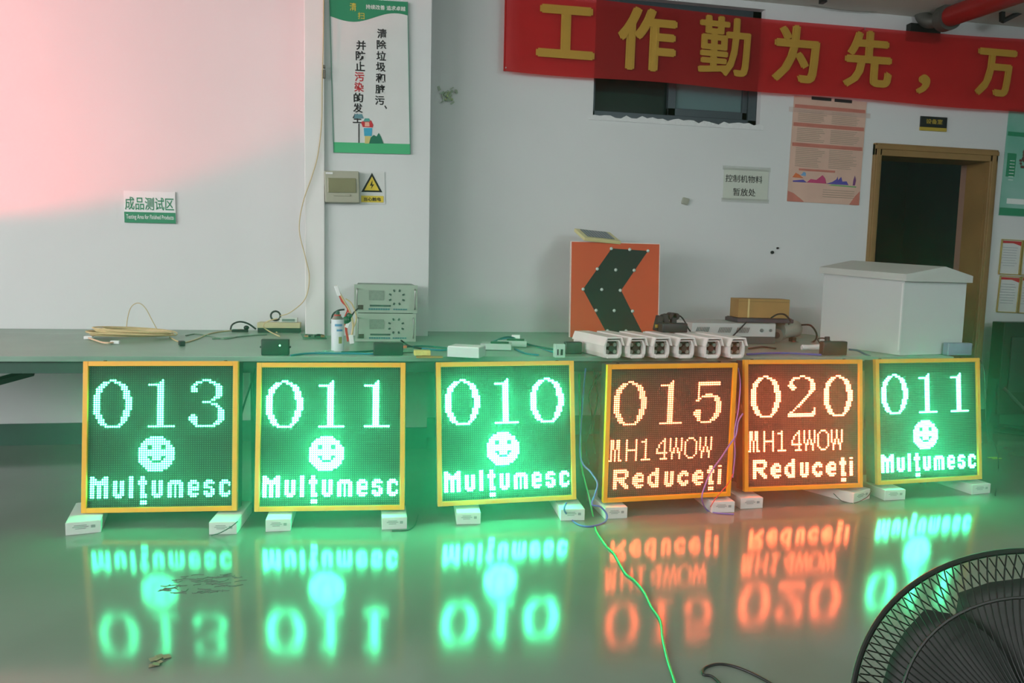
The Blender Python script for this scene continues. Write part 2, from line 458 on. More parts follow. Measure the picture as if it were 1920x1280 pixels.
# ------------------------------------------------------------------ work bench
BX0, BX1, BY0, BY1 = -3.2, 3.32, 3.74, WY - 0.01
bench = thing('work_bench', 'long deep work bench with a grey-green top along the back wall', 'bench', ((BX0 + BX1) / 2, (BY0 + BY1) / 2, 0))
bl = BX1 - BX0; bd = BY1 - BY0
BTOP = mat('bench_mat', (132, 158, 144), 0.34, noise=0.16, nscale=3, tint=(112, 140, 126))
# the top has a notch round the pillar and riser
cx, cy = bench.location.x, bench.location.y
def bbx(mb, x0, x1, y0, y1, z0, z1, bev=0.0): mb.box(((x0 + x1) / 2 - cx, (y0 + y1) / 2 - cy, (z0 + z1) / 2), (x1 - x0, y1 - y0, z1 - z0), bev=bev)
tp = MB(); yb = PY - 0.045
bbx(tp, BX0, BX1, BY0, yb, BT - 0.026, BT, 0.003)
bbx(tp, BX0, TX0 - 0.006, yb, BY1, BT - 0.026, BT); bbx(tp, PX1 + 0.006, BX1, yb, BY1, BT - 0.026, BT)
tp.build('bench_top', BTOP, bench)
ap = MB(); bbx(ap, BX0 + 0.02, BX1 - 0.02, BY0 + 0.02, BY0 + 0.06, BT - 0.082, BT - 0.027)
bbx(ap, BX0 + 0.02, BX1 - 0.02, yb - 0.06, yb - 0.02, BT - 0.082, BT - 0.027)
ap.build('apron_rail', mat('bench_steel_green', (40, 72, 62), 0.5, noise=0.15, nscale=8), bench)
for lx in (-2.9, -0.55, 1.3, 2.42, 3.2):
    for ly in (BY0 + 0.04, yb - 0.04):
        lg = MB(); bbx(lg, lx - 0.02, lx + 0.02, ly - 0.02, ly + 0.02, 0, BT - 0.083, 0.003)
        lg.build('leg', MATS['bench_steel_green'], bench)
br = MB(); a = at(-30, 722, BY0 + 0.5); b = at(62, 697, BY0 + 0.5)
br.tube([a - bench.location, b - bench.location], 0.022, n=4)
br.build('brace', MATS['bench_steel_green'], bench)

# ------------------------------------------------------------------ LED signs
def spans(s):
    out = []
    for p in s.split(','):
        if not p: continue
        if '-' in p:
            a, b = p.split('-'); out += list(range(int(a), int(b) + 1))
        else: out.append(int(p))
    return out
def glyph(rows): return [(r, c) for r, s in rows.items() for c in spans(s)]
G = {}
z = {0: '7-9', 1: '4-6,9-11', 2: '3-5,11-13', 3: '2-4,12-14', 4: '1-3,12-14', 5: '1-3,13-15', 6: '1-2,13-15', 7: '0-2,13-15', 8: '0-2,13-16'}
for r in range(9, 14): z[r] = '0-2,14-16'
z.update({14: '0-2,13-15', 15: '0-2,13-15', 16: '1-3,13-15', 17: '1-3,12-14', 18: '2-4,12-14', 19: '2-4,12-13', 20: '3-5,11-12', 21: '5-11'})
G['0'] = glyph(z)
o1 = {0: '9', 1: '8-9', 2: '3-9', 21: '3-14'}
for r in range(3, 21): o1[r] = '7-9'
G['1'] = glyph(o1)
G['3'] = glyph({0: '6-9', 1: '3-5,9-11', 2: '2-3,11-13', 3: '1-2,12-14', 4: '1-3,12-14', 5: '1-3,12-14', 6: '12-14', 7: '12-14', 8: '11-13', 9: '10-11',
                10: '6-9', 11: '10-12', 12: '12-13', 13: '13-14', 14: '13-15', 15: '13-15', 16: '1-2,13-15', 17: '0-3,13-15', 18: '0-3,13-15', 19: '1-3,12-14', 20: '2-3,11-13', 21: '3-11'})
G['5'] = glyph({1: '2-13', 2: '2-13', 3: '2', 4: '2', 5: '2', 6: '2', 7: '2,6-9', 8: '2,4-12', 9: '2-3,11-13', 10: '1-2,11-13', 11: '12-14', 12: '12-14', 13: '12-14', 14: '12-14',
                15: '1-3,12-14', 16: '0-3,12-14', 17: '0-3,11-13', 18: '1-3,11-13', 19: '2-3,10-12', 20: '2-3,9-11', 21: '4-9'})
G['2'] = glyph({0: '7-9', 1: '3-6,10-12', 2: '2-3,12-14', 3: '1-2,13-14', 4: '1-2,13-15', 5: '0-3,13-15', 6: '1-4,13-15', 7: '2-3,13-15', 8: '12-14', 9: '12-13', 10: '11-12', 11: '10-11',
                12: '9-10', 13: '8-9', 14: '7-8', 15: '6-7', 16: '5-6', 17: '4,15', 18: '3,15', 19: '1-2,14-15', 20: '0-15', 21: '0-14'})
FACE = glyph({0: '5-10', 1: '3-11', 2: '2-13', 3: '1-13', 4: '1-3,6-9,12-14', 5: '0-3,6-9,12-15', 6: '0-15', 7: '0-15', 8: '0-15', 9: '0-3,6-9,12-15', 10: '0-4,6-9,11-15',
              11: '0-5,10-14', 12: '1-14', 13: '2-13', 14: '3-12', 15: '4-10'})
def rr(d, a, b, s):
    for k in range(a, b + 1): d[k] = s
L8 = {}
d = {10: '0-1,3,5-6'}; rr(d, 0, 4, '1-2,4-5'); rr(d, 5, 9, '1,3,5'); L8['M'] = glyph(d)
d = {}; rr(d, 0, 10, '1,6'); d[5] = '1-6'; L8['H'] = glyph(d)
d = {0: '3', 1: '1-3', 10: '1-5'}; rr(d, 2, 9, '3'); L8['1'] = glyph(d)
L8['4'] = glyph({0: '5', 1: '4-5', 2: '3,5', 3: '2,5', 4: '2,5', 5: '1,5', 6: '1,5', 7: '1-6', 8: '5', 9: '5', 10: '3-6'})
d = {7: '1,2,4,5'}; rr(d, 0, 4, '0,3,6'); rr(d, 5, 6, '0,2,4,6'); rr(d, 8, 10, '1,5'); L8['W'] = glyph(d)
d = {0: '2-4', 1: '1,5', 9: '1,5', 10: '2-4'}; rr(d, 2, 8, '0,6'); L8['O'] = glyph(d)
T = {}
d = {0: '0-1,6-7', 1: '0-2,5-7', 2: '0-7', 3: '0-7'}; rr(d, 4, 9, '0-1,3-4,6-7'); T['M'] = glyph(d)
d = {8: '0-4', 9: '1-3'}; rr(d, 2, 7, '0-1,3-4'); T['u'] = glyph(d)
d = {}; rr(d, 0, 9, '0-1'); T['l'] = glyph(d)
d = {2: '0-3', 3: '0-3', 8: '1-3', 9: '1-3', 11: '1-3', 12: '1-3', 0: '1-2', 1: '1-2'}; rr(d, 4, 7, '1-2'); T['t'] = glyph(d)
d = {2: '1-5', 3: '0-6'}; rr(d, 4, 9, '0-1,3,5-6'); T['m'] = glyph(d)
T['e'] = glyph({2: '1-3', 3: '0-4', 4: '0-1,4', 5: '0-4', 6: '0-4', 7: '0-1', 8: '0-4', 9: '1-3'})
T['s'] = glyph({2: '1-3', 3: '0-4', 4: '0-1', 5: '0-3', 6: '3-4', 7: '0-1,3-4', 8: '0-4', 9: '1-3'})
T['c'] = glyph({2: '1-3', 3: '0-4', 4: '0-1,4', 5: '0-1', 6: '0-1', 7: '0-1,4', 8: '0-4', 9: '1-3'})
T['R'] = glyph({0: '0-6', 1: '0-7', 2: '0-1,6-7', 3: '0-1,6-7', 4: '0-6', 5: '0-5', 6: '0-1,3-5', 7: '0-1,4-6', 8: '0-1,5-7', 9: '0-1,6-7'})
T['E'] = glyph({2: '2-4', 3: '1-5', 4: '0-2,5', 5: '0-5', 6: '0-5', 7: '0-2', 8: '1-5', 9: '2-4'})
d = {0: '4-5', 1: '4-5', 2: '2-5', 3: '1-5', 7: '0-2,4-5', 8: '1-5', 9: '2-5'}; rr(d, 4, 6, '0-1,4-5'); T['d'] = glyph(d)
T['C'] = glyph({2: '2-4', 3: '1-5', 4: '0-2,4-5', 5: '0-1', 6: '0-1', 7: '0-2,4-5', 8: '1-5', 9: '2-4'})
d = {0: '0-1'}; rr(d, 2, 9, '0-1'); T['i'] = glyph(d)

def put(on, g, r0, c0):
    for r, c in g:
        if 0 <= r + r0 < 64 and 0 <= c + c0 < 64: on.add((r + r0, c + c0))
def face_leds(digits, green):
    on = set()
    for k, ch in enumerate(digits): put(on, G[ch], 6, (2, 23, 44)[k])
    if green:
        put(on, FACE, 32, 22)
        for ch, c in zip('Mulutmesc', (1, 11, 18, 28, 22, 35, 44, 51, 58)): put(on, T[ch], 50, c)
    else:
        for k, ch in enumerate('MH14WOW'): put(on, L8[ch], 35, 8 * k)
        for ch, c in zip('REduCEti', (3, 13, 21, 30, 37, 45, 53, 59)): put(on, T[ch], 50, c)
    return on

SW, IN, DEP, PIT = 0.685, 0.640, 0.085, 0.010
def dome_mesh(name, cells, rad, m, proud):
    vs, fs = [], []
    for r, c in cells:
        x = -IN / 2 + (c + 0.5) * PIT; zc = SW / 2 + IN / 2 - (r + 0.5) * PIT
        b = len(vs); y0 = 0.006
        for k in range(6):
            a = math.pi / 3 * k; vs.append((x + rad * math.cos(a), y0, zc + rad * math.sin(a)))
        for k in range(6):
            a = math.pi / 3 * k; vs.append((x + rad * .7 * math.cos(a), y0 - proud * .75, zc + rad * .7 * math.sin(a)))
        vs.append((x, y0 - proud, zc))
        for k in range(6):
            n = (k + 1) % 6
            fs.append((b + k, b + n, b + 6 + n, b + 6 + k)); fs.append((b + 6 + k, b + 6 + n, b + 12))
    me = bpy.data.meshes.new(name); me.from_pydata(vs, [], fs); me.materials.append(m)
    return me
signs = [
 ((-0.9357, 3.5436, 0.0660), -6.34, 7.08, 0.80, '013', 1, 0.0044, 0.42, 'LED speed sign showing green 013 with a smiley and Multumesc, leftmost of the row'),
 ((-0.1784, 3.461, 0.0690), -6.72, 8.83, 0.73, '011', 1, 0.0049, 0.9, 'LED speed sign showing bright green 011, directly right of the 013 sign'),
 ((0.6621, 3.4669, 0.0730), 0.92, 7.84, 0.58, '010', 1, 0.0049, 1.15, 'LED speed sign showing bright green 010 beside the sign with red 015'),
 ((1.4674, 3.4337, 0.0720), 1.62, -1.08, 0.43, '015', 0, 0.0042, 1.0, 'LED speed sign showing red 015 MH14WOW Reduceti under the white camera housings'),
 ((2.2564, 3.4937, 0.0780), -0.21, 5.98, 0.16, '020', 0, 0.0046, 1.3, 'LED speed sign showing red 020 MH14WOW Reduceti'),
 ((3.0628, 3.5501, 0.0770), 2.40, 6.59, 0.39, '011', 1, 0.0049, 0.72, 'LED speed sign showing green 011, rightmost of the row in front of the grey cabinet'),
]
GREENC, REDC = (0.042, 1.0, 0.37), (1.0, 0.11, 0.035)
for (o, yaw, tau, rl, dig, green, rad, k, lab) in signs:
    yaw, tau, rl = R(yaw), R(tau), R(rl)
    ex = Vector((math.cos(yaw), math.sin(yaw), 0)); nb = Vector((-math.sin(yaw), math.cos(yaw), 0)); ez = Vector((0, 0, 1))
    e2 = ez * math.cos(tau) + nb * math.sin(tau)
    X = ex * math.cos(rl) + e2 * math.sin(rl); Zv = -ex * math.sin(rl) + e2 * math.cos(rl); Yv = Zv.cross(X)
    M = Matrix(((X.x, Yv.x, Zv.x, o[0]), (X.y, Yv.y, Zv.y, o[1]), (X.z, Yv.z, Zv.z, o[2]), (0, 0, 0, 1)))
    sg = thing('led_speed_sign', lab, 'sign', M=M, group='LED speed signs in a row on the floor')
    cb = MB(); cb.box((0, DEP / 2 + 0.012, SW / 2), (SW - 0.006, DEP - 0.012, SW - 0.006), bev=0.004)
    cb.build('cabinet', CABSIDE, sg)
    bz = MB(); t = (SW - IN) / 2
    bz.box((-SW / 2 + t / 2, 0.006, SW / 2), (t, 0.024, SW), bev=0.002); bz.box((SW / 2 - t / 2, 0.006, SW / 2), (t, 0.024, SW), bev=0.002)
    bz.box((0, 0.006, t / 2), (SW - 2 * t, 0.024, t), bev=0.002); bz.box((0, 0.006, SW - t / 2), (SW - 2 * t, 0.024, t), bev=0.002)
    bz.build('bezel', YEL, sg)
    MB().box((0, 0.011, SW / 2), (IN, 0.010, IN)).build('display_mask', LEDMASK, sg)
    on = face_leds(dig, green)
    off = [(r, c) for r in range(64) for c in range(64) if (r, c) not in on]
    if green: lm = led_mat('green_led_light', GREENC, 74.0 * k)
    else: lm = led_mat('red_led_light', REDC, 31.0 * k)
    a = bpy.data.objects.new('lit_leds', dome_mesh('lit_leds', sorted(on), rad, lm, 0.0045)); COL.objects.link(a); a.parent = sg; a['kind'] = 'stuff'
    a['label'] = 'glowing green LED dots' if green else 'glowing red LED dots'
    b = bpy.data.objects.new('unlit_leds', dome_mesh('unlit_leds', off, 0.0026, LEDOFF, 0.003)); COL.objects.link(b); b.parent = sg; b['kind'] = 'stuff'
    b['label'] = 'small unlit grey LED dots'
    for x in (-0.27, 0.27): MB().cyl((x, 0.05, SW - 0.004), (x, 0.05, SW + 0.004), 0.008, n=10).build('bolt_cap', BLACKM, sg)

# cartons under the signs: (front-bottom-left px, front-bottom-right px, rot, label)
cart = [((123, 1004), (185, 1003), 16, 'white carton sticking out under the left corner of the 013 sign'),
 ((392, 1002), (444, 1001), 0, 'white carton under the right corner of the 013 sign'),
 ((498, 997), (545, 995), 0, 'white carton under the left end of the 011 sign beside the 013 sign'),
 ((716, 993), (763, 991), 0, 'white carton under the right end of the 011 sign beside the 010 sign'),
 ((856, 983), (901, 982), 0, 'white carton under the left end of the 010 sign'),
 ((1051, 976), (1096, 975), 0, 'white carton under the right end of the 010 sign'),
 ((1134, 973), (1176, 971), 0, 'white carton under the left end of the red 015 sign'),
 ((1334, 961), (1377, 960), 0, 'white carton under the right end of the red 015 sign'),
 ((1388, 954), (1430, 952), 0, 'white carton between the two red signs, under the left foot of 020'),
 ((1600, 944), (1640, 937), 10, 'white carton under the right end of the red 020 sign, turned outwards'),
 ((1658, 938), (1697, 936), 0, 'white carton under the left end of the rightmost green 011 sign'),
 ((1822, 927), (1859, 925), 4, 'white carton jutting out under the right end of the rightmost sign')]
CART = mat('carton_white', (206, 210, 206), 0.6, noise=0.06, nscale=14)
LBL = mat('carton_print', (138, 146, 144), 0.7)
for q0, q1, rt, lab in cart:
    a, b = atz(*q0, 0.0), atz(*q1, 0.0); d = b - a; wd = d.length; a0 = math.atan2(d.y, d.x)
    t = thing('white_carton', lab, 'box', a, a0 + (R(rt) if rt else 0), 'white cartons propping up the LED signs')
    hh = 0.0555
    MB().box((wd / 2, 0.15, hh / 2), (wd, 0.30, hh), bev=0.0015).build('carton_body', CART, t)
    MB().box((wd / 2, 0.15, hh + 0.0005), (wd * 0.9, 0.296, 0.001)).build('lid_flap', PAPER, t)
    pr = MB()
    for zz, w_ in ((0.040, 0.36), (0.033, 0.46), (0.026, 0.30)): pr.box((wd * 0.42, -0.0008, zz), (wd * w_, 0.001, 0.003))
    pr.box((wd * 0.78, -0.0008, 0.032), (wd * 0.12, 0.001, 0.012))
    pr.build('printed_marking', LBL, t)

# ------------------------------------------------------------------ wall-mounted things
# cleaning poster on the pillar
M, pw, ph = wall_frame([(628, -3), (771, 3), (762, 290), (616, 284)], PY - 0.012)
po = thing('cleaning_poster', 'tall white poster with green wave header and vertical black lettering on the pillar', 'poster', M=M)
MB().box((0, 0.004, 0), (pw, 0.008, ph), bev=0.001).build('board', PAPER, po)
MB().box((pw / 2 + 0.001, 0.002, 0), (0.004, 0.014, ph)).box((-pw / 2 - 0.001, 0.002, 0), (0.004, 0.014, ph)).build('edge_strip', mat('green_edge', (60, 130, 108), 0.4), po)
hd = [(-pw / 2, ph / 2), (pw / 2, ph / 2)]
for i in range(25):
    u = 1 - i / 24
    hd.append((-pw / 2 + pw * u, ph / 2 - ph * (0.105 + 0.03 * math.sin((u - 0.02) * 2 * math.pi * 0.92) * 1.0 + (0.018 * (1 - u)))))
MB().prism(hd, -0.0012, 0.001).build('header_band', INKG, po)
MB().box((0, -0.0006, -ph / 2 + 0.034 * ph), (pw, 0.002, ph * 0.068)).build('footer_band', mat('poster_green', (64, 176, 118), 0.55), po)
def pc(px, py):   # poster local coordinates of a pixel
    v = M.inverted() @ at(px, py, PY - 0.012); return v.x, v.z
def col_text(chars, x0, y0, x1, y1, m, sz=24):
    n = len(chars)
    for i, ch in enumerate(chars):
        t = i / max(1, n - 1); u, v = pc(x0 + (x1 - x0) * t, y0 + (y1 - y0) * t)
        h = sz / 1400 * PY * 0.5
        text('lettering', ch, m[i] if isinstance(m, list) else m, po, (u - h * 0.84, u + h * 0.84, v - h * 0.82, v + h * 0.82), y=-0.0012, bold=0.02)
col_text('清除垃圾和脏污', 716, 63, 712, 188, INK, 20)
u, v = pc(723, 201); text('lettering', '、', INK, po, (u - 0.008, u + 0.008, v - 0.012, v + 0.012), y=-0.0012, bold=0.03)
col_text('并防止污染的发生', 677, 85, 670, 222, [INK] * 3 + [INKR] * 2 + [INK] * 3, 20)
u0, v0 = pc(686, 17); u1, v1 = pc(760, 11)
text('lettering', '持续改善 追求卓越', INKW, po, (u0, u1, v0, v0 + 0.028), y=-0.002, bold=0.01)
u, v = pc(662, 13); text('lettering', '清', INKY, po, (u - 0.02, u + 0.02, v - 0.024, v + 0.024), y=-0.002)
u, v = pc(677, 29); text('lettering', '扫', INKY, po, (u - 0.02, u + 0.02, v - 0.022, v + 0.018), y=-0.002)
# printed picture: a cleaner with a broom beside refuse sacks
def flat(name, pts, m, y=-0.0022):
    MB().prism([pc(*q) for q in pts], y, 0.0).build(name, m, po)
SK = mat('print_skin', (226, 170, 150), 0.7)
flat('print_broom', [(672, 232), (674, 232), (674, 268), (672, 268)], INK)
flat('print_broom', [(665, 214), (679, 214), (682, 222), (664, 222)], mat('print_grey_blue', (96, 140, 150), 0.7))
flat('print_trousers', [(684, 254), (695, 254), (694, 269), (684, 269)], mat('print_khaki', (200, 190, 120), 0.7))
flat('print_shirt', [(682, 240), (698, 240), (697, 255), (683, 255)], mat('print_blue', (58, 160, 190), 0.7), -0.0026)
flat('print_hair', [(677, 229), (686, 224), (696, 226), (700, 234), (699, 239), (680, 238)], INKR)
flat('print_face', [(684, 229), (692, 229), (693, 237), (684, 237)], SK, -0.0026)
flat('print_cap', [(681, 228), (684, 222), (692, 222), (694, 228)], mat('print_teal', (80, 160, 150), 0.7), -0.003)
flat('print_sack', [(692, 269), (695, 258), (701, 253), (706, 256), (710, 249), (714, 256), (719, 269)], mat('print_dark_green', (20, 110, 84), 0.7), -0.003)

# warning sticker
M, pw, ph = wall_frame([(674, 321), (722, 322), (721, 383), (674, 382)], PY - 0.006)
ws = thing('electric_warning_sign', 'white warning sticker with a yellow lightning triangle on the pillar', 'sign', M=M)
MB().box((0, 0.003, 0), (pw, 0.004, ph)).build('backing', PAPER, ws)
MB().prism([(-pw * .43, -ph * .13), (pw * .40, -ph * .13), (0, ph * .46)], -0.0006, 0.001).build('triangle_border', INK, ws)
MB().prism([(-pw * .31, -ph * .08), (pw * .28, -ph * .08), (0, ph * .35)], -0.0012, 0.001).build('triangle', INKY, ws)
MB().prism([(0.02 * pw, ph * .24), (-.09 * pw, ph * .06), (-.01 * pw, ph * .07), (-.05 * pw, -ph * .04), (.08 * pw, ph * .11), (.0 * pw, ph * .10)], -0.0020, 0.001).build('lightning_mark', INK, ws)
MB().box((0, -0.0002, -ph * .345), (pw * .88, 0.002, ph * .2)).build('caption_band', INKY, ws)
text('lettering', '当心触电', INK, ws, (-pw * .34, pw * .34, -ph * .41, -ph * .29), y=-0.0016, bold=0.02)

# breaker box
M, pw, ph = wall_frame([(609, 320), (674, 321), (673, 380), (609, 379)], PY - 0.05)
bk = thing('breaker_box', 'grey-beige plastic breaker box on the pillar left of the warning sticker', 'box', M=M)
BKM = mat('breaker_plastic', (166, 166, 148), 0.4, noise=0.06, nscale=10)
MB().box((0, 0.02, 0), (pw, 0.055, ph), bev=0.005).build('housing', BKM, bk)
MB().box((0, -0.010, ph * 0.04), (pw * .82, 0.008, ph * .46), bev=0.003).build('window_flap', mat('smoked_flap', (136, 136, 104), 0.15, noise=0.15, nscale=8), bk)
MB().box((0, -0.009, -ph * .27), (pw * .5, 0.008, 0.012), bev=0.003).build('handle_lip', BKM, bk)
MB().box((-pw * .36, -0.009, ph * .42), (pw * .2, 0.003, 0.012)).build('maker_plate', WHITE, bk)

# test area placard
M, pw, ph = wall_frame([(233, 357), (329, 360), (329, 419), (232, 417)], WY - 0.012)
pk = thing('area_placard', 'small white and green placard on the wall above the left bench', 'sign', M=M)
MB().box((0, 0.005, 0), (pw, 0.01, ph), bev=0.001).build('board', WHITE, pk)
MB().box((0, -0.0006, -ph * .33), (pw, 0.002, ph * .34)).build('green_band', INKG, pk)
text('lettering', '成品测试区', INKG, pk, (-pw * .48, pw * .47, -ph * .10, ph * .31), y=-0.0014, bold=0.008)
text('lettering', 'Testing Area for Finished Products', INKW, pk, (-pw * .46, pw * .46, -ph * .42, -ph * .24), y=-0.0024, bold=0.01)

# paper notice
M, pw, ph = wall_frame([(1357, 314), (1441, 318), (1440, 378), (1356, 374)], WY - 0.004)
nt_ = thing('paper_notice', 'taped greyish paper notice with two lines of black characters, centre of the wall', 'notice', M=M)
MB().box((0, 0.0015, 0), (pw, 0.002, ph)).build('sheet', mat('notice_paper', (196, 204, 192), 0.5, noise=0.06, nscale=8), nt_)
MB().box((0, 0, ph * .5), (pw * 1.06, 0.001, 0.03)).box((0, 0, -ph * .5), (pw * 1.06, 0.001, 0.03)).build('clear_tape', mat('tape', (216, 222, 216), 0.25, trans=0.7), nt_)
text('lettering', '控制机物料', INK, nt_, (-pw * .46, pw * .36, ph * .06, ph * .29), y=-0.0006, bold=0.0)
text('lettering', '暂放处', INK, nt_, (-pw * .28, pw * .22, -ph * .36, -ph * .12), y=-0.0006, bold=0.0)

# pink regulation poster
M, pw, ph = wall_frame([(1486, 178), (1624, 192), (1612, 384), (1479, 378)], WY - 0.006)
pp = thing('pink_text_poster', 'faded pink poster of small print with a coloured skyline left of the door', 'poster', M=M)
PK = mat('faded_pink_paper', (212, 178, 160), 0.35, noise=0.10, nscale=6)
PKD = mat('faded_red_print', (196, 120, 104), 0.4, noise=0.15, nscale=12)
PKG = mat('faded_text_print', (158, 140, 120), 0.6)
MB().box((0, 0.002, 0), (pw, 0.003, ph)).build('sheet', PK, pp)
bd_ = MB()
for v_ in (0.405, 0.235, 0.045): bd_.box((0, -0.0004, ph * v_), (pw * .97, 0.001, ph * .035))
bd_.box((-pw * .12, -0.0004, ph * -.19), (pw * .5, 0.001, ph * .02))
bd_.build('heading_band', PKD, pp)
tx = MB(); random.seed(11)
for c0 in (-0.23, 0.23):
    for zz in [0.37 - 0.017 * i for i in range(33)]:
        if any(abs(zz - v_) < 0.03 for v_ in (0.235, 0.045)) or zz < -0.17: continue
        wv = random.uniform(.3, .4) * pw
        tx.box((c0 * pw - (0.4 * pw - wv) / 2, -0.0003, ph * zz), (wv, 0.0008, ph * .006))
for i in range(4): tx.box((.2 * pw, -0.0003, -ph * (.37 + .022 * i)), (pw * .44, 0.0008, ph * .006))
tx.build('small_print', PKG, pp, kind='stuff')
MB().box((-pw * .13, -0.0006, ph * .492), (pw * .27, 0.001, ph * .03)).build('title_print', INK, pp)
MB().box((pw * .17, -0.0006, ph * .490), (pw * .24, 0.001, ph * .03)).build('title_print', INK, pp)
sky = [('print_crimson', (186, 60, 110), [(-.25, -.31), (-.2, -.275), (-.12, -.28), (-.08, -.255), (-.04, -.23), (.0, -.26), (.02, -.31)]),
       ('print_violet', (76, 70, 160), [(.02, -.31), (.1, -.29), (.16, -.26), (.17, -.235), (.18, -.27), (.22, -.235), (.24, -.28), (.3, -.275), (.33, -.31)]),
       ('print_orange', (206, 110, 60), [(-.45, -.27), (-.41, -.225), (-.36, -.24), (-.3, -.27)]),
       ('print_sky_blue', (110, 160, 200), [(-.34, -.245), (-.3, -.21), (-.27, -.22), (-.27, -.25)]),
       ('print_violet', (76, 70, 160), [(-.44, -.30), (-.3, -.285), (-.25, -.31), (-.44, -.312)]),
       ('print_plum', (110, 60, 120), [(.39, -.31), (.395, -.26), (.41, -.215), (.43, -.26), (.42, -.31)]),
       ('print_leaf_green', (110, 170, 110), [(.05, -.325), (.44, -.33), (.44, -.318), (.1, -.313)])]
for nm, c, pts in sky: MB().prism([(x * pw, z_ * ph) for x, z_ in pts], -0.0016, 0.001).build('skyline_print', mat(nm, c, 0.6), pp)
MB().prism([(-pw / 2, -ph * .40), (-pw * .42, -ph * .42), (-pw * .28, -ph * .49), (-pw * .27, -ph * .5), (-pw / 2, -ph * .5)], -0.001, 0.001).prism([(pw / 2, -ph * .36), (pw * .43, -ph * .42), (pw * .36, -ph * .5), (pw / 2, -ph * .5)], -0.001, 0.001).build('corner_print', PKD, pp)
MB().box((0, -0.001, ph * .37), (pw * 1.12, 0.0008, 0.035)).build('clear_tape', mat('glossy_tape', (230, 206, 194), 0.06, trans=0.8, bump=0.6, bscale=30), pp)

# door plaque
M, pw, ph = wall_frame([(1726, 217), (1776, 220), (1775, 247), (1726, 244)], WY - 0.010)
pq = thing('door_plaque', 'small black and gold plaque above the door', 'sign', M=M)
MB().box((0, 0.004, ph * .12), (pw, 0.010, ph * .74), bev=0.001).build('plate', mat('plaque_black', (22, 32, 34), 0.3), pq)
MB().box((0, 0.004, -ph * .38), (pw, 0.012, ph * .24), bev=0.001).build('gold_strip', GOLD, pq)
text('lettering', '设备室', GOLD, pq, (-pw * .30, pw * .32, -ph * .02, ph * .32), y=-0.0020, bold=0.01)

# green poster at the right edge
M, pw, ph = wall_frame([(1889, 205), (2050, 217), (2038, 415), (1877, 402)], WY - 0.008)
gp = thing('green_glossy_poster', 'glossy green poster at the right edge of the wall right of the door', 'poster', M=M)
GPM = mat('poster_teal', (96, 172, 148), 0.18, noise=0.2, nscale=3, tint=(150, 196, 184))
MB().box((0, 0.003, 0), (pw, 0.005, ph)).build('sheet', GPM, gp)
MB().box((-pw * .42, 0.0, -ph * .02), (pw * .1, 0.002, ph * .22)).box((0, 0.0, -ph * .46), (pw, 0.002, ph * .07)).box((0, 0, ph * .27), (pw * .98, 0.002, ph * .04)).build('green_panel', INKG, gp)
t_ = MB()
for i in range(7): t_.box((-pw * .41, -0.0012, ph * (0.05 - .03 * i) - ph * .03), (pw * .055, 0.001, ph * .006))
t_.box((-pw * .33, -0.0012, -ph * .36), (pw * .2, 0.001, ph * .05))
t_.build('white_print', INKW, gp)
random.seed(5)
fl = MB()
for i in range(26):
    a_ = random.uniform(0, 6.28); r_ = random.uniform(.0, .05)
    fl.box((-pw * .28 + r_ * math.cos(a_), -0.0015 - i * 0.00005, ph * .04 + 1.3 * r_ * math.sin(a_)), (0.02, 0.001, 0.016), rot=(0, a_, 0))
fl.build('flower_print', mat('print_brown_red', (96, 60, 48), 0.6), gp)

# document holders
for k, (q, lab) in enumerate([
        ([(1877, 449), (1914, 451), (1912, 515), (1875, 513)], 'framed paper sheet at the right edge, upper left of the four'),
        ([(1918, 451), (1960, 453), (1957, 517), (1915, 515)], 'framed paper sheet at the right edge, upper right of the four'),
        ([(1875, 517), (1911, 519), (1907, 586), (1870, 584)], 'framed paper sheet at the right edge, lower left of the four'),
        ([(1915, 519), (1956, 521), (1952, 588), (1911, 586)], 'framed paper sheet at the right edge, lower right of the four')]):
    M, pw, ph = wall_frame(q, WY - 0.008)
    dh = thing('document_holder', lab, 'notice', M=M, group='gold-edged document holders right of the door')
    MB().box((0, 0.003, 0), (pw, 0.004, ph)).build('sheet', PAPER, dh)
    GE = mat('gold_edge', (186, 168, 96), 0.35, metal=0.4)
    f_ = MB()
    for x in (-pw / 2, pw / 2): f_.box((x, 0, 0), (0.008, 0.01, ph + 0.008))
    for z_ in (-ph / 2, ph / 2): f_.box((0, 0, z_), (pw, 0.01, 0.008))
    f_.build('holder_frame', GE, dh)
    MB().prism([(-pw * .48, ph * .47), (pw * .48, ph * .47), (pw * .48, ph * .34), (pw * .1, ph * .41), (-pw * .48, ph * .40)], -0.001, 0.002).build('red_header', INKR, dh)
    l_ = MB()
    for i in range(8): l_.box((-0.01, -0.0004, ph * (.28 - .075 * i)), (pw * random.uniform(.6, .8), 0.001, 0.0035))
    l_.build('typed_lines', mat('grey_print', (140, 150, 160), 0.7), dh)

# crumpled clear tape and foam left on the wall
tp0 = at(840, 178, WY - 0.01)
ct = thing('crumpled_tape', 'clump of crumpled clear tape stuck high on the wall right of the pillar', 'tape', tp0)
random.seed(21); m_ = MB()
for i in range(26):
    a_ = random.uniform(0, 6.28); r_ = random.uniform(0, 0.075)
    m_.box((r_ * math.cos(a_), random.uniform(-0.02, 0.004), r_ * math.sin(a_)), (random.uniform(.01, .045), 0.001, random.uniform(.006, .02)), rot=(random.uniform(-.6, .6), random.uniform(0, 3), random.uniform(-.6, .6)))
m_.build('tape_scrap', mat('crumpled_clear', (188, 206, 184), 0.15, trans=0.35), ct)
m_ = MB()
for i in range(10): m_.sphere((random.uniform(-.03, .03), -0.008, random.uniform(-.035, .02)), random.uniform(.006, .012), n=6)
m_.build('adhesive_lump', mat('old_adhesive', (172, 190, 140), 0.5), ct)
c = at(1285, 377, WY - 0.01)
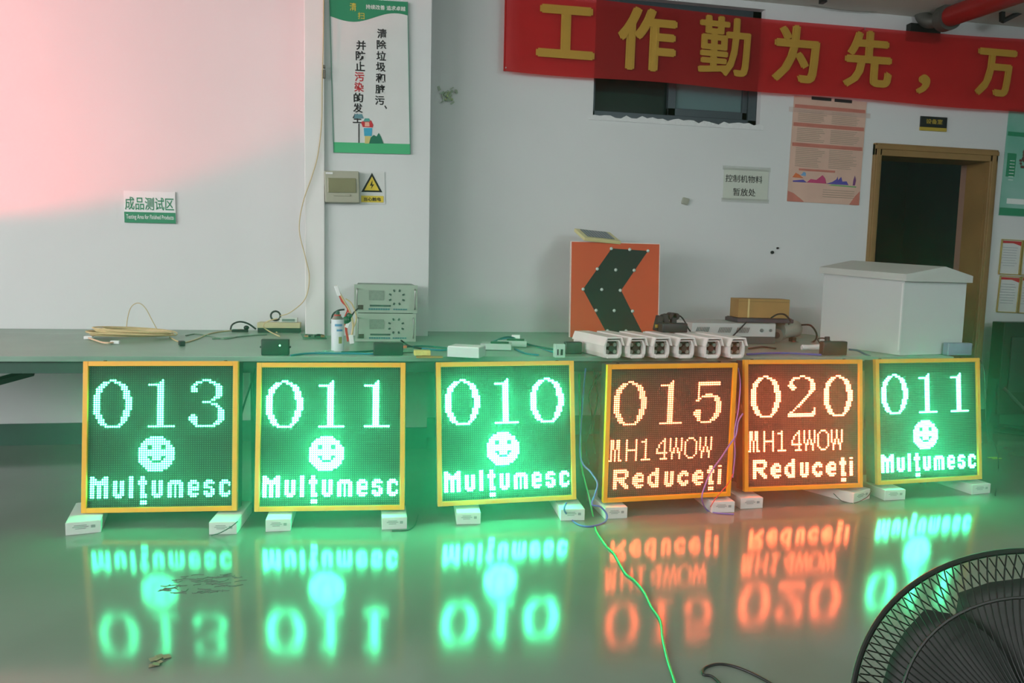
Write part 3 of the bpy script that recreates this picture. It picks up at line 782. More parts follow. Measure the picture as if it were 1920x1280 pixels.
tag(MB().box(c, (0.055, 0.02, 0.05), rot=(0.2, 0.2, 0), bev=0.008).build('wall_plug', mat('old_plaster_grey', (160, 164, 150), 0.8)), 'small grey stub on the bare wall left of the paper notice', 'wall plug')
for (x, y, r_, lab) in ((1448, 473, 0.012, 'larger dark screw in the wall below the paper notice'), (1458, 465, 0.008, 'smaller dark screw in the wall below the paper notice')):
    c = at(x, y, WY - 0.006)
    tag(MB().cyl(c - Vector((0, 0.006, 0)), c + Vector((0, 0.008, 0)), r_, n=10).build('wall_screw', BLACKM), lab, 'screw', 'dark screws in the wall')

# ------------------------------------------------------------------ banner
BYY = WY - 0.075
tl, bl_, br_, tr_ = at(949, -22, BYY), at(945, 132, BYY), at(1920, 211, BYY), at(1920, 73, BYY)
bx0, bx1 = bl_.x, br_.x + 0.9
def bz_top(x): return tl.z + (tr_.z - tl.z) * (x - tl.x) / (tr_.x - tl.x) - 0.035 * math.sin(min(1, max(0, (x - bx0) / (tr_.x - bx0))) * math.pi)
def bz_bot(x): return bl_.z + (br_.z - bl_.z) * (x - bl_.x) / (br_.x - bl_.x) + 0.006 * math.sin(x * 4)
def rip(x, z_):
    return 0.009 * math.sin(x * 3.1 + z_ * 4) + 0.004 * math.sin(x * 2.3 - z_ * 9 + 1)
bn = thing('red_banner', 'long red cloth banner with yellow characters hung high across the wall', 'banner', (0, BYY, 0))
m_ = MB(); NX, NZ = 150, 14; g = []
for i in range(NX + 1):
    x = bx0 + (bx1 - bx0) * i / NX; col_ = []
    for j in range(NZ + 1):
        z_ = bz_bot(x) + (bz_top(x) - bz_bot(x)) * j / NZ
        col_.append(m_.bm.verts.new((x, rip(x, z_), z_)))
    g.append(col_)
for i in range(NX):
    for j in range(NZ): m_.bm.faces.new((g[i][j], g[i + 1][j], g[i + 1][j + 1], g[i][j + 1]))
m_.build('cloth', CLOTH, bn, smooth=True)
for ch, (x0, x1, y0, y1) in (('工', (1008, 1113, 14, 108)), ('作', (1158, 1266, 18, 132)), ('勤', (1308, 1408, 33, 143)), ('为', (1449, 1536, 50, 153)),
                             ('先', (1581, 1671, 61, 164)), ('，', (1716, 1738, 143, 176)), ('万', (1827, 1904, 94, 180))):
    A, B = at(x0, y1, BYY), at(x1, y0, BYY)
    C_, D_ = at((x0 + x1) / 2, y0, BYY), at((x0 + x1) / 2, y1, BYY)
    text('lettering', ch, CLOTHY, bn, (A.x, B.x, D_.z, C_.z), y=-0.009, bold=0.008, disp=rip, smear=0.008 if ch == '勤' else 0.014)
cord = MB()
for x in (bx0 + 0.002,): cord.cyl((x, rip(x, bz_bot(x)), bz_bot(x)), (x, rip(x, bz_top(x)), bz_top(x)), 0.006, n=8)
cord.build('side_hem', CLOTH, bn)
for x, lab in ((bx0 + 0.01, 1), (at(1621, 40, BYY).x, 2)):
    MB().cyl((x, -0.01, bz_top(x) - 0.01), (x, 0.068, bz_top(x) - 0.01), 0.006, n=8).build('fixing_pin', STEEL, bn)
MB().cyl((bx0 + 0.01, -0.01, bz_bot(bx0) + 0.02), (bx0 + 0.01, 0.068, bz_bot(bx0) + 0.02), 0.005, n=8).build('fixing_pin', STEEL, bn)

# ------------------------------------------------------------------ overhead pipework
pa, pb = at(1778, 32, WY - 0.25), at(1960, -32, WY - 1.15)
rp = thing('red_fire_pipe', 'thick red fire main under the ceiling at the top right', 'pipe', pa)
d_ = pb - pa
MB().cyl((0, 0, 0), d_ * 1.5, 0.072, n=24).build('pipe_run', REDPIPE, rp, smooth=True)
MB().cyl(-d_.normalized() * 0.05, d_.normalized() * 0.03, 0.095, n=24).build('coupling', mat('grey_coupling', (90, 92, 86), 0.5, metal=0.3, noise=0.3, nscale=20), rp, smooth=True)
e = -d_.normalized() * 0.05
MB().tube([e, e + Vector((-0.05, 0.08, 0.0)), e + Vector((-0.07, 0.14, 0.06)), e + Vector((-0.07, 0.16, 0.16))], 0.05, n=14).build('elbow', MATS['grey_coupling'], rp, smooth=True)
MB().box((-0.02, 0.225, -0.05), (0.26, 0.05, 0.12)).build('wall_bracket', BLACKM, rp)
c0 = at(1746, 52, WY - 0.06); c1 = at(1748, -14, WY - 0.06)
tag(MB().cyl(c0, (c0.x, c0.y, HC + 0.01), 0.022, n=14).build('riser_conduit', mat('maroon_conduit', (110, 40, 52), 0.4)), 'thin maroon conduit rising beside the red pipe end', 'conduit')
a_, b_, c_ = at(1879, 18, WY - 0.25), at(1879, 40, WY - 0.25), at(1935, 12, WY - 0.25)
tag(MB().tube([(a_.x, a_.y, HC + 0.01), b_], 0.02, n=4, sub=1).tube([b_, c_], 0.018, n=4, sub=1).build('pipe_hanger', BLACKM), 'black angled pipe hanger bracket below the red pipe', 'bracket')
a_ = at(1543, 3, WY - 0.2)
tag(MB().box((a_.x, a_.y, (a_.z + HC) / 2), (0.035, 0.05, HC - a_.z + 0.02)).build('ceiling_bracket', BLACKM), 'small black ceiling bracket above the banner', 'bracket')
for pts, lab in (([(1400, -30), (1500, 5), (1620, 22), (1745, 12)], 'upper thin cable sagging under the ceiling left of the red pipe'),
                 ([(1520, -10), (1620, 15), (1690, 23), (1745, 18)], 'lower thin cable sagging under the ceiling left of the red pipe')):
    tag(MB().tube([at(x, y, WY - 0.03) for x, y in pts], 0.003, n=5).build('ceiling_cable', mat('grey_cable', (130, 130, 124), 0.6)), lab, 'cable', 'thin cables under the ceiling')

# wire running down the riser
tag(MB().tube([at(x, y, PY - 0.045) for x, y in ((607, -10), (606, 80), (604, 160), (603, 230), (596, 290), (585, 330), (568, 380), (561, 430), (572, 480), (580, 520), (572, 560), (545, 585), (525, 592))], 0.0035, n=6)
    .build('hanging_wire', CABLEC), 'thin cream wire running down the white riser and looping to the bench', 'wire')
c = at(607, 125, PY - 0.035)
tag(MB().box(c, (0.018, 0.02, 0.018), bev=0.002).box(c - Vector((0, 0, 0.045)), (0.022, 0.022, 0.05), bev=0.003).build('cable_clip', mat('clip_grey', (110, 108, 100), 0.5)), 'small grey cable clip high on the white riser', 'clip')

# ------------------------------------------------------------------ on the bench
def onb(px, py): return atz(px, py, BT)
def bcab(name, label, pts, r_, m, lift=0.0, group=None, Yr=4.2):
    P_ = []
    for q in pts:
        v = onb(q[0], q[1]); v.z += r_ + lift
        if len(q) > 2:           # raised point, at depth Yr
            v = at(q[0], q[1], Yr)
        P_.append(v)
    return tag(MB().tube(P_, r_, n=6).build(name, m), label, 'cable', group)

# cable coil
c = onb(247, 634)
cc = thing('cable_coil', 'coil of cream twisted wire with white plugs on the left end of the bench', 'cable', (c.x, c.y, BT))
random.seed(2)
m_ = MB()
pts = []
for i in range(15 * 9):
    a_ = i / 15 * 2 * math.pi
    rx = 0.17 + 0.03 * math.sin(i * 0.37) + 0.02 * math.sin(i * .11)
    pts.append((rx * 1.15 * math.cos(a_) + 0.02 * math.sin(i * .07), rx * 0.62 * math.sin(a_), 0.012 + 0.045 * i / 135 * abs(math.sin(i * .21)) + 0.006))
m_.tube(pts, 0.0042, n=5, sub=2)
pts = [(x * 0.9 + 0.02, y * 0.8, z_ + 0.012) for x, y, z_ in pts[20:90]]
m_.tube(pts, 0.0042, n=5, sub=2)
m_.build('coiled_wire', CABLEC, cc)
q0 = at(236, 622, c.y + 0.1); q1 = at(240, 592, c.y + 0.1); q2 = at(247, 574, c.y + 0.1); q3 = at(260, 568, c.y + 0.1); q4 = at(273, 578, c.y + 0.1); q5 = at(285, 600, c.y + 0.1); q6 = at(297, 622, c.y + 0.1)
MB().tube([q - Vector((c.x, c.y, BT)) for q in (q0, q1, q2, q3, q4, q5, q6)], 0.0025, n=6).build('upright_loop', CABLEC, cc)
for (px, py) in ((166, 636), (216, 645)):
    v = onb(px, py) - Vector((c.x, c.y, BT)); MB().box((v.x, v.y, 0.010), (0.045, 0.02, 0.018), bev=0.003).build('plug', WHITE, cc)
v0 = onb(166, 636) - cc.location; v1 = onb(216, 645) - cc.location; v2 = onb(205, 630) - cc.location
MB().tube([v0 + Vector((0, 0, .01)), v0 + Vector((.03, -.05, .008)), v1 + Vector((-.05, -.01, .008)), v1 + Vector((0, 0, .01))], 0.005, n=6).tube([v0 + Vector((0, 0, .01)), v2 + Vector((-.06, .04, .01)), v2 + Vector((0, 0, .012))], 0.004, n=6).build('loose_lead', mat('pinkish_lead', (214, 180, 150), 0.5), cc)
# lead from the coil towards the pillar
bcab('bench_lead', 'cream lead running from the coil to the junction box on the bench', [(318, 633), (340, 643), (365, 638), (395, 626), (430, 621), (480, 617), (520, 624)], 0.004, CABLEC)
v = onb(341, 648)
tag(MB().box((v.x, v.y, BT + 0.014), (0.028, 0.05, 0.026), rot=(0, 0, 0.4), bev=0.004).build('black_plug', BLACK), 'small black plug lying on the bench right of the cream coil', 'plug')
for k, (pts, lab) in enumerate([
    ([(348, 630), (365, 627), (390, 630), (420, 636), (445, 632)], 'green-grey lead right of the black plug on the left bench'),
    ([(398, 636), (430, 634), (470, 630), (500, 628)], 'grey-green lead lying in front of the junction box')]):
    bcab('bench_lead', lab, pts, 0.004, mat('grey_green_lead', (120, 150, 130), 0.5))
# looped black lead
v = onb(435, 622)
tag(MB().tube([at(432, 618, v.y), at(436, 608, v.y), at(450, 603, v.y), at(466, 607, v.y), at(480, 617, v.y)], 0.006, n=6).build('black_lead', CABLEB), 'black lead arching over the bench left of the junction box', 'cable')
tag(MB().sphere(at(462, 614, v.y), 0.018, (1, .8, .8), n=10).box(at(450, 620, v.y) - Vector((0, 0, 0.0)), (0.10, 0.03, 0.02), bev=0.003).build('lead_connector', BLACKM), 'dark connectors under the arching black lead', 'connector')

# junction box with coil ring
v = onb(525, 622)
jb = thing('junction_box', 'beige junction box with a dark front slot at the foot of the white riser', 'box', (v.x, v.y - 0.02, BT))
MB().box((0, 0, 0.048), (0.27, 0.10, 0.036), bev=0.004).build('lid', BEIGE, jb)
MB().box((0, 0, 0.015), (0.265, 0.095, 0.030), bev=0.002).build('slotted_base', mat('dark_slot', (24, 40, 34), 0.5), jb)
MB().box((0.06, 0, 0.082), (0.11, 0.07, 0.03), bev=0.003).build('white_module', mat('pale_module', (200, 206, 200), 0.4), jb)
MB().box((0.06, -0.036, 0.082), (0.08, 0.004, 0.016)).build('module_socket', mat('socket_grey', (110, 130, 122), 0.5), jb)
c = at(517, 590, jb.location.y)
tag(MB().ring((c.x, c.y - 0.01, c.z - 0.006), 0.03, 0.006, n=28, m=8).build('black_cable_ring', CABLEB, smooth=True), 'black cable ring standing on top of the junction box', 'cable')
bcab('bench_lead', 'thin cream loop hanging over the front of the junction box', [(520, 597, 1), (500, 603, 1), (494, 612, 1), (505, 621, 1), (525, 632)], 0.004, CABLEC, Yr=4.95)

# circuit boards
for k, (px, py, rz, lab) in enumerate([(588, 634, 0.2, 'green circuit board lying left of the spray can, front one'), (612, 624, -0.3, 'green circuit board lying behind the front one near the spray can')]):
    v = onb(px, py)
    cb = thing('circuit_board', lab, 'circuit board', (v.x, v.y, BT), rz, 'loose circuit boards by the spray can')
    MB().box((0, 0, 0.0125), (0.14, 0.11, 0.004), rot=(0.12, 0.05, 0)).build('board', PCB, cb)
    m_ = MB(); random.seed(30 + k)
    for i in range(10): m_.box((random.uniform(-.055, .055), random.uniform(-.04, .04), 0.016), (random.uniform(.008, .025), random.uniform(.008, .02), random.uniform(.006, .022)))
    m_.build('component', mat('chip_dark', (30, 50, 44), 0.4), cb)
    m_ = MB()
    for i in range(3): m_.box((random.uniform(-.055, .055), -0.04, 0.016), (0.02, 0.012, 0.014))
    m_.build('terminal_block', mat('terminal_tan', (180, 130, 96), 0.5), cb)

# spray can
v = onb(633, 657)
sc_ = thing('spray_can', 'white aerosol can with red collar and pale printed label on the bench', 'can', (v.x, v.y, BT))
r_ = 0.033
MB().cyl((0, 0, 0), (0, 0, 0.165), r_, n=28).build('can_body', mat('can_white', (214, 220, 226), 0.3, noise=0.05, nscale=30), sc_, smooth=True)
MB().cyl((0, 0, 0.165), (0, 0, 0.185), r_, r2=0.016, n=28).build('shoulder', STEEL, sc_, smooth=True)
MB().cyl((0, 0, 0.183), (0, 0, 0.190), 0.018, n=20).build('red_collar', CABLER, sc_)
MB().cyl((0, 0, 0.190), (0, 0, 0.206), 0.011, n=14).box((0, -0.006, 0.205), (0.01, 0.016, 0.008), bev=0.002).build('nozzle', mat('nozzle_green', (40, 90, 76), 0.4), sc_)
def curved_patch(a0, a1, z0, z1, m, nm):
    mb = MB(); prev = None
    for i in range(9):
        a_ = a0 + (a1 - a0) * i / 8; p_ = ((r_ + .0006) * math.sin(a_), -(r_ + .0006) * math.cos(a_))
        if prev: mb.face([(prev[0], prev[1], z0), (p_[0], p_[1], z0), (p_[0], p_[1], z1), (prev[0], prev[1], z1)])
        prev = p_
    mb.build(nm, m, sc_)
curved_patch(-.4, .8, .130, .142, mat('label_blue', (90, 150, 190), 0.4), 'label_line')
curved_patch(-.1, .9, .104, .114, MATS['label_blue'], 'label_line')
curved_patch(.2, .75, .040, .075, mat('label_gold', (150, 160, 90), 0.4), 'label_mark')
# crumple of clear film by the can
v = onb(612, 662); m_ = MB(); random.seed(9)
for i in range(12): m_.box((v.x + random.uniform(-.05, .03), v.y + random.uniform(-.01, .02), BT + 0.006 + random.uniform(0, .006)), (0.03, 0.015, 0.001), rot=(random.uniform(-.5, .5), random.uniform(-.3, .3), random.uniform(0, 3)))
tag(m_.build('clear_film_scrap', mat('film', (150, 210, 190), 0.1, trans=0.3)), 'scrap of clear film lying at the foot of the spray can', 'plastic film')

# wire harness
v = onb(656, 646)
hn = thing('wire_harness', 'bundle of red and white wires with white connectors leaning against the stacked computers', 'cable', (v.x, v.y, BT))
def hp(px, py, dy=0.0): return at(px, py, v.y + dy) - Vector((v.x, v.y, BT))
MB().tube([hp(656, 640), hp(650, 618), hp(655, 590), hp(648, 572), hp(640, 560), hp(632, 538)], 0.004, n=6).tube([hp(652, 640), hp(646, 600), hp(652, 578), hp(641, 565), hp(634, 546)], 0.004, n=6).build('red_wire', CABLER, hn)
MB().tube([hp(658, 636), hp(662, 610), hp(656, 584), hp(646, 566), hp(637, 550), hp(630, 535)], 0.006, n=6).tube([hp(660, 620), hp(668, 596), hp(660, 570), hp(648, 560)], 0.004, n=6).build('cream_wire', CABLEC, hn)
MB().tube([hp(621, 606), hp(624, 590), hp(634, 582), hp(646, 580)], 0.005, n=6).tube([hp(655, 600), hp(664, 585), hp(672, 578)], 0.004, n=6).build('black_wire', CABLEB, hn)
MB().box(hp(633, 545), (0.022, 0.014, 0.06), rot=(0, -0.3, 0), bev=0.003).box(hp(659, 636), (0.026, 0.018, 0.05), rot=(0, -.15, 0), bev=0.003).box(hp(652, 608), (0.02, 0.016, 0.04), rot=(0, .4, 0), bev=0.003).build('white_connector', WHITE, hn)
MB().sphere(hp(650, 600), 0.026, (1, .6, .9), n=10).sphere(hp(655, 592), 0.018, (1, .7, 1), n=8).build('green_terminal', PCB, hn)

# rack computers
y_r = onb(720, 641).y
def rack(px0, px1, py0, py1, label, zb, top):
    a_ = at(px0, py1, y_r); b_ = at(px1, py0, y_r); w_ = b_.x - a_.x; h_ = top - zb
    t = thing('rack_computer', label, 'computer', ((a_.x + b_.x) / 2, y_r, zb), 0, 'stacked rack computers')
    PG = mat('rack_pale_green', (158, 176, 160), 0.5, noise=0.06, nscale=10)
    MB().box((0, 0.20, h_ / 2), (w_ - 0.03, 0.38, h_ - 0.002), bev=0.003).build('chassis', mat('rack_grey', (126, 144, 134), 0.5, noise=0.06, nscale=9), t)
    MB().box((0, 0.004, h_ / 2), (w_, 0.008, h_ - 0.004), bev=0.001).build('front_panel', PG, t)
    fm = MB(); cx_ = w_ * .17; cz_ = h_ * .56
    for i in range(8):
        a2 = i * math.pi / 4 + .39
        fm.box((cx_ + 0.042 * math.cos(a2), -0.001, cz_ + 0.042 * math.sin(a2)), (0.014, 0.004, 0.010), rot=(0, -a2, 0))
    fm.build('fan_vent', mat('vent_dark', (60, 92, 80), 0.6), t)
    MB().box((-w_ * .15, -0.001, h_ * .62), (w_ * .24, 0.003, h_ * .34)).build('label_panel', mat('rack_label', (134, 152, 138), 0.6, noise=0.2, nscale=60), t)
    io = MB()
    for i in range(9): io.box((-w_ * .26 + i * 0.014, -0.001, h_ * .14), (0.011, 0.004, 0.010))
    for i in range(6): io.box((w_ * .13 + i * 0.014, -0.001, h_ * .14), (0.011, 0.004, 0.008))
    io.build('port_row', mat('port_teal', (66, 128, 132), 0.5), t)
    MB().box((-w_ * .09, -0.001, h_ * .26), (w_ * .33, 0.004, 0.010)).build('slot_row', MATS['vent_dark'], t)
    MB().box((-w_ * .40, -0.001, h_ * .2), (0.03, 0.004, 0.026)).build('power_inlet', mat('inlet_brown', (74, 60, 54), 0.5), t)
    for sx in (-1, 1):
        MB().tube([(sx * w_ * .455, 0, h_ * .18), (sx * w_ * .455, -0.03, h_ * .20), (sx * w_ * .455, -0.03, h_ * .8), (sx * w_ * .455, 0, h_ * .82)], 0.004, n=6).build('handle', STEEL, t)
    return t
zm = at(720, 587, y_r).z; zt_ = at(720, 533, y_r).z
rack(666, 780, 587, 641, 'lower of the two stacked pale green rack computers by the pillar', BT, zm)
rack(664, 783, 533, 587, 'upper of the two stacked pale green rack computers by the pillar', zm, zt_)

# adapters
def adapter(px0, px1, py0, py1, Y, label, rot=0, led=False, m=None, ears=True, zbase=None, dep=0.045):
    m = m or BLACK
    a_ = at(px0, py1, Y); b_ = at(px1, py0, Y); w_ = b_.x - a_.x; h_ = b_.z - a_.z
    zb = a_.z if zbase is None else zbase
    h_ = at((px0 + px1) / 2, py0, Y).z - zb
    t = thing('power_adapter', label, 'adapter', ((a_.x + b_.x) / 2, Y + dep / 2, zb), rot, 'black power adapters standing on the bench and signs')
    MB().box((0, 0, h_ / 2), (w_ * (0.92 if ears else 1), dep, h_), bev=0.006, seg=3).build('case', m, t, smooth=True)
    if ears:
        MB().box((-w_ * .48, 0, h_ * .5), (w_ * .06, 0.02, h_ * .12), bev=0.002).box((w_ * .48, 0, h_ * .5), (w_ * .06, 0.02, h_ * .12), bev=0.002).build('mounting_ear', m, t)
    if led:
        MB().cyl((w_ * .16, -dep / 2 - 0.002, h_ * .62), (w_ * .16, -dep / 2 + 0.003, h_ * .62), 0.0042, n=12).build('status_light', led_mat('status_green', (0.15, 1.0, 0.4), 9), t)
    return t
adapter(487, 544, 636, 672, 3.78, 'black power adapter with a green light standing above the sign next to the 013 sign', led=True, zbase=BT)
adapter(700, 756, 643, 674, 3.78, 'dark power adapter standing below the rack computers at the bench edge', ears=False, zbase=BT)
adapter(1060, 1092, 641, 671, 3.84, 'dark power adapter standing left of the first white camera housing', ears=False, zbase=BT)
adapter(1543, 1590, 640, 671, 3.80, 'black power adapter standing above the red 020 sign left of the grey cabinet', ears=False, zbase=BT)
ta = adapter(1777, 1824, 643, 668, 3.80, 'tape-wrapped bluish power adapter above the rightmost sign', ears=False, m=mat('taped_blue_grey', (132, 140, 166), 0.35, noise=0.25, nscale=18), zbase=BT)
MB().box((0.075, 0, 0.04), (0.03, 0.03, 0.05), rot=(0, 0.4, 0), bev=0.004).build('cable_boot', BLACK, ta)

# sponge and stick
v = onb(792, 671)
sg = thing('sponge', 'yellow sponge lying on a thin stick above the gap between two green signs', 'sponge', (v.x, v.y + 0.02, BT))
MB().box((0, 0, 0.024), (0.082, 0.05, 0.026), bev=0.005).build('sponge_block', mat('sponge_yellow', (216, 210, 120), 0.9, noise=0.15, nscale=60, bump=0.4, bscale=200), sg)
v = onb(806, 672)
tag(MB().box((v.x, v.y + 0.02, BT + 0.0055), (0.13, 0.035, 0.009), bev=0.002).build('wooden_stick', mat('stick_brown', (150, 116, 60), 0.7)), 'flat brown stick lying under the yellow sponge', 'stick')
v = onb(763, 660)
ps = thing('small_module', 'small pale circuit module with a red part right of the rack computers', 'circuit board', (v.x, v.y, BT), 0.2)
MB().box((0, 0, 0.012), (0.06, 0.05, 0.02), bev=0.002).build('board', mat('pale_pcb', (130, 170, 140), 0.5, noise=0.3, nscale=60), ps)
MB().box((-0.01, 0, 0.028), (0.016, 0.014, 0.014), bev=0.002).build('red_part', mat('orange_part', (206, 120, 80), 0.5), ps)

# white flat box and two cable-covered modules
v = onb(878, 672)
wb = thing('white_module_box', 'flat white box lying above the green 010 sign', 'box', (v.x, v.y + 0.07, BT), R(-24))
MB().box((0, 0, 0.028), (0.165, 0.125, 0.05), bev=0.003).build('body', mat('pale_box', (196, 208, 206), 0.45, noise=0.05, nscale=10), wb)
MB().box((0, 0, 0.055), (0.16, 0.12, 0.006), bev=0.002).build('lid', WHITE, wb)
for k, (px, py, lab) in enumerate(((932, 656, 'pale control module under teal cables, left of the pair behind the 010 sign'), (962, 650, 'pale control module with a white block, right of the pair behind the 010 sign'))):
    v = onb(px, py)
    t = thing('control_module', lab, 'module', (v.x, v.y + 0.03, BT), R(-12), 'pale control modules on the bench')
    MB().box((0, 0, 0.02), (0.17, 0.12, 0.034), bev=0.003).build('body', mat('module_pale', (176, 196, 186), 0.5, noise=0.1, nscale=20), t)
    MB().box((0.02, -0.03, 0.042), (0.10, 0.03, 0.012), bev=0.002).build('terminal_strip', PCB, t)
    if k: MB().box((0.02, 0.03, 0.05), (0.05, 0.04, 0.03), bev=0.003).build('white_block', WHITE, t)
for k, (pts, m, lab) in enumerate([
    ([(905, 652), (925, 640, 1), (950, 634, 1), (975, 640, 1), (1000, 650, 1), (1040, 662), (1058, 664)], CABLET, 'teal cable arching over the control modules'),
    ([(915, 650, 1), (935, 636, 1), (958, 632, 1), (990, 645, 1), (1030, 655), (1070, 660)], mat('dark_teal_cable', (20, 80, 80), 0.5), 'dark teal cable over the right control module'),
    ([(775, 652), (800, 656), (830, 658), (848, 655)], CABLET, 'teal cable lying left of the flat white box'),
    ([(640, 662), (690, 660), (740, 655), (790, 650), (840, 654)], mat('dark_green_cable', (20, 96, 84), 0.5), 'dark green cable lying across the bench before the rack computers'),
    ([(545, 668), (580, 664), (640, 664), (700, 665)], CABLET, 'teal cable leading right from the adapter with the green light'),
    ([(752, 638, 1), (757, 643), (768, 650), (790, 655)], CABLEB, 'black cable hanging from the lower rack computer'),
    ([(965, 655), (985, 664), (1010, 667)], CABLET, 'teal cable end behind the upper edge of the 010 sign')]):
    bcab('bench_cable', lab, pts, 0.005, m, Yr=4.25)
v = onb(1050, 671)
wp = thing('white_socket', 'small white socket block right of the control modules', 'socket', (v.x, v.y + 0.02, BT))
MB().box((0, 0, 0.036), (0.055, 0.04, 0.07), bev=0.004).build('body', mat('socket_pale', (170, 200, 186), 0.45), wp)
MB().box((0.008, -0.021, 0.03), (0.012, 0.003, 0.03)).box((-0.012, -0.021, 0.03), (0.006, 0.003, 0.03)).build('slot', BLACKM, wp)

# chevron sign
yc0 = onb(1066, 632).y - 0.02
P = [at(1071, 453, yc0 + 0.03), at(1238, 460, yc0 + 0.03)]
Pl = at(1066, 633, yc0); wch = (at(1236, 460, yc0 + 0.03).x - at(1071, 453, yc0 + 0.03).x); hch = P[0].z - BT
cx_ = (Pl.x + at(1235, 633, yc0).x) / 2
Mc = Matrix.Translation((cx_, yc0, BT + 0.002)) @ Matrix.Rotation(R(-3.2), 4, 'X')
cv = thing('chevron_sign', 'square orange chevron road sign with a dark arrow pointing left', 'sign', M=Mc)
MB().box((0, 0.0, hch / 2), (wch, 0.012, hch), bev=0.002).build('plate', ORANGE, cv)
MB().box((-wch / 2 - 0.002, 0.004, hch / 2), (0.006, 0.02, hch)).box((0, 0.004, hch + 0.001), (wch, 0.02, 0.005)).box((wch / 2 + 0.002, 0.004, hch / 2), (0.006, 0.02, hch)).build('edge_trim', mat('pale_edge', (220, 200, 190), 0.4), cv)
def cu(u, v_): return ((u - 0.5) * wch, (1 - v_) * hch)
A = [(0.445, .045), (0.865, .075), (0.545, .50), (0.83, 1.0), (0.43, 1.0), (0.13, .49)]
A = [(0.45, .06), (0.865, .075), (0.565, .50), (0.83, .97), (0.42, .97), (0.135, .495)]
MB().prism([cu(*q) for q in A], -0.008, 0.0).build('arrow', CHEV, cv)
LENS = mat('stud_lens', (190, 206, 196), 0.2)
for (u, v_) in ((.445, .062), (.655, .066), (.865, .075), (.29, .28), (.50, .285), (.71, .285), (.135, .495), (.345, .495), (.555, .50), (.285, .715), (.49, .715), (.70, .718), (.42, .93), (.63, .93), (.84, .95)):
    x, z_ = cu(u, v_)
    MB().sphere((x, -0.010, z_), 0.0115, (1, .7, 1), n=10).build('reflector_stud', LENS, cv, smooth=True)
MB().box((0, 0.05, hch * .55), (wch * .5, 0.07, hch * .4), bev=0.004).build('rear_housing', GREY, cv)
# solar panel on top
sp0 = at(1120, 443, yc0 + 0.10)
spn = MB()
so_ = bpy.data.objects.new('solar_panel', None); COL.objects.link(so_); so_.parent = cv
so_.location = Mc.inverted() @ Vector((sp0.x, sp0.y, sp0.z))
so_.rotation_euler = (R(24), R(3), R(8))
MB().box((0, 0, 0), (0.27, 0.20, 0.022), bev=0.003).build('panel_case', mat('panel_cream', (214, 206, 150), 0.4), so_)
MB().box((0.0, 0.01, 0.012), (0.20, 0.15, 0.003)).build('cell_sheet', mat('solar_cell', (84, 98, 110), 0.25, noise=0.2, nscale=30), so_)
gl = MB()
for i in range(9): gl.box((-0.09 + i * 0.0225, 0.01, 0.0142), (0.002, 0.15, 0.001))
gl.build('cell_line', mat('cell_line', (170, 178, 180), 0.4), so_)
MB().cyl((0, 0.085, hch * .7), (0, 0.10, hch + 0.05), 0.012, n=10).build('panel_post', GREY, cv)

# six camera housings
def housing(i, x, label, rz):
    t = thing('camera_housing', label, 'camera', (x, 3.655, BT), rz, 'white camera housings in a row')
    w_, h_, L_ = 0.104, 0.112, 0.37
    body = [(-w_ * .42, 0.004), (w_ * .42, 0.004), (w_ * .5, 0.026), (w_ * .5, h_ * .60), (w_ * .36, h_ * .86), (-w_ * .36, h_ * .86), (-w_ * .5, h_ * .60), (-w_ * .5, 0.026)]
    inner = [(-w_ * .33, 0.020), (w_ * .33, 0.020), (w_ * .36, 0.026), (w_ * .36, h_ * .62), (w_ * .30, h_ * .80), (-w_ * .30, h_ * .80), (-w_ * .36, h_ * .62), (-w_ * .36, 0.026)]
    m_ = MB(); bm = m_.bm
    o_ = [bm.verts.new((a, 0, b)) for a, b in body]; i_ = [bm.verts.new((a, 0.0, b)) for a, b in inner]
    i2 = [bm.verts.new((a, 0.03, b)) for a, b in inner]; bk_ = [bm.verts.new((a, L_, b)) for a, b in body]
    for k in range(8):
        n_ = (k + 1) % 8
        bm.faces.new((o_[k], o_[n_], i_[n_], i_[k])); bm.faces.new((i_[k], i_[n_], i2[n_], i2[k])); bm.faces.new((o_[n_], o_[k], bk_[k], bk_[n_]))
    bm.faces.new(bk_)
    m_.build('case', OFFW, t)
    MB().prism(inner, 0.028, 0.034).build('dark_window', mat('camera_window', (14, 24, 22), 0.12), t)
    hood = [(-w_ * .565, h_ * .60), (-w_ * .53, h_ * .60), (-w_ * .37, h_ * .93), (w_ * .37, h_ * .93), (w_ * .53, h_ * .60), (w_ * .565, h_ * .60), (w_ * .41, h_), (-w_ * .41, h_)]
    MB().prism(hood, -0.018, L_ + 0.01).build('sun_hood', mat('hood_white', (232, 226, 222), 0.4, noise=0.05, nscale=14), t)
    for dx in (-1, 1):
        for dz in (0.30, 0.62):
            MB().cyl((dx * w_ * .2, 0.016, h_ * dz), (dx * w_ * .2, 0.030, h_ * dz), 0.010, n=12).build('infrared_lamp', mat('ir_lamp', (120, 134, 126), 0.3), t)
    MB().cyl((0, 0.012, h_ * .45), (0, 0.03, h_ * .45), 0.016, n=16).build('lens', BLACK, t)
    MB().box((0, 0.0, 0.006), (w_ * .62, 0.012, 0.010), bev=0.002).box((-w_ * .34, -.001, 0.018), (0.010, 0.008, 0.012)).box((w_ * .34, -.001, 0.018), (0.010, 0.008, 0.012)).build('front_clip', OFFW, t)
names = ['white camera housing, leftmost of the row of six', 'white camera housing, second from the left of the row of six', 'white camera housing, third from the left, just left of the one under the adapter',
         'white camera housing under the black adapter and plugs', 'white camera housing, second from the right of the row of six', 'white camera housing, rightmost of the row of six']
for i, (px, rz) in enumerate(((1148, 9), (1193, 9), (1238, 9), (1284, 6), (1335, 9), (1380, 9))):
    x = at(px, 674, 3.655).x
    housing(i, x, names[i], R(rz))
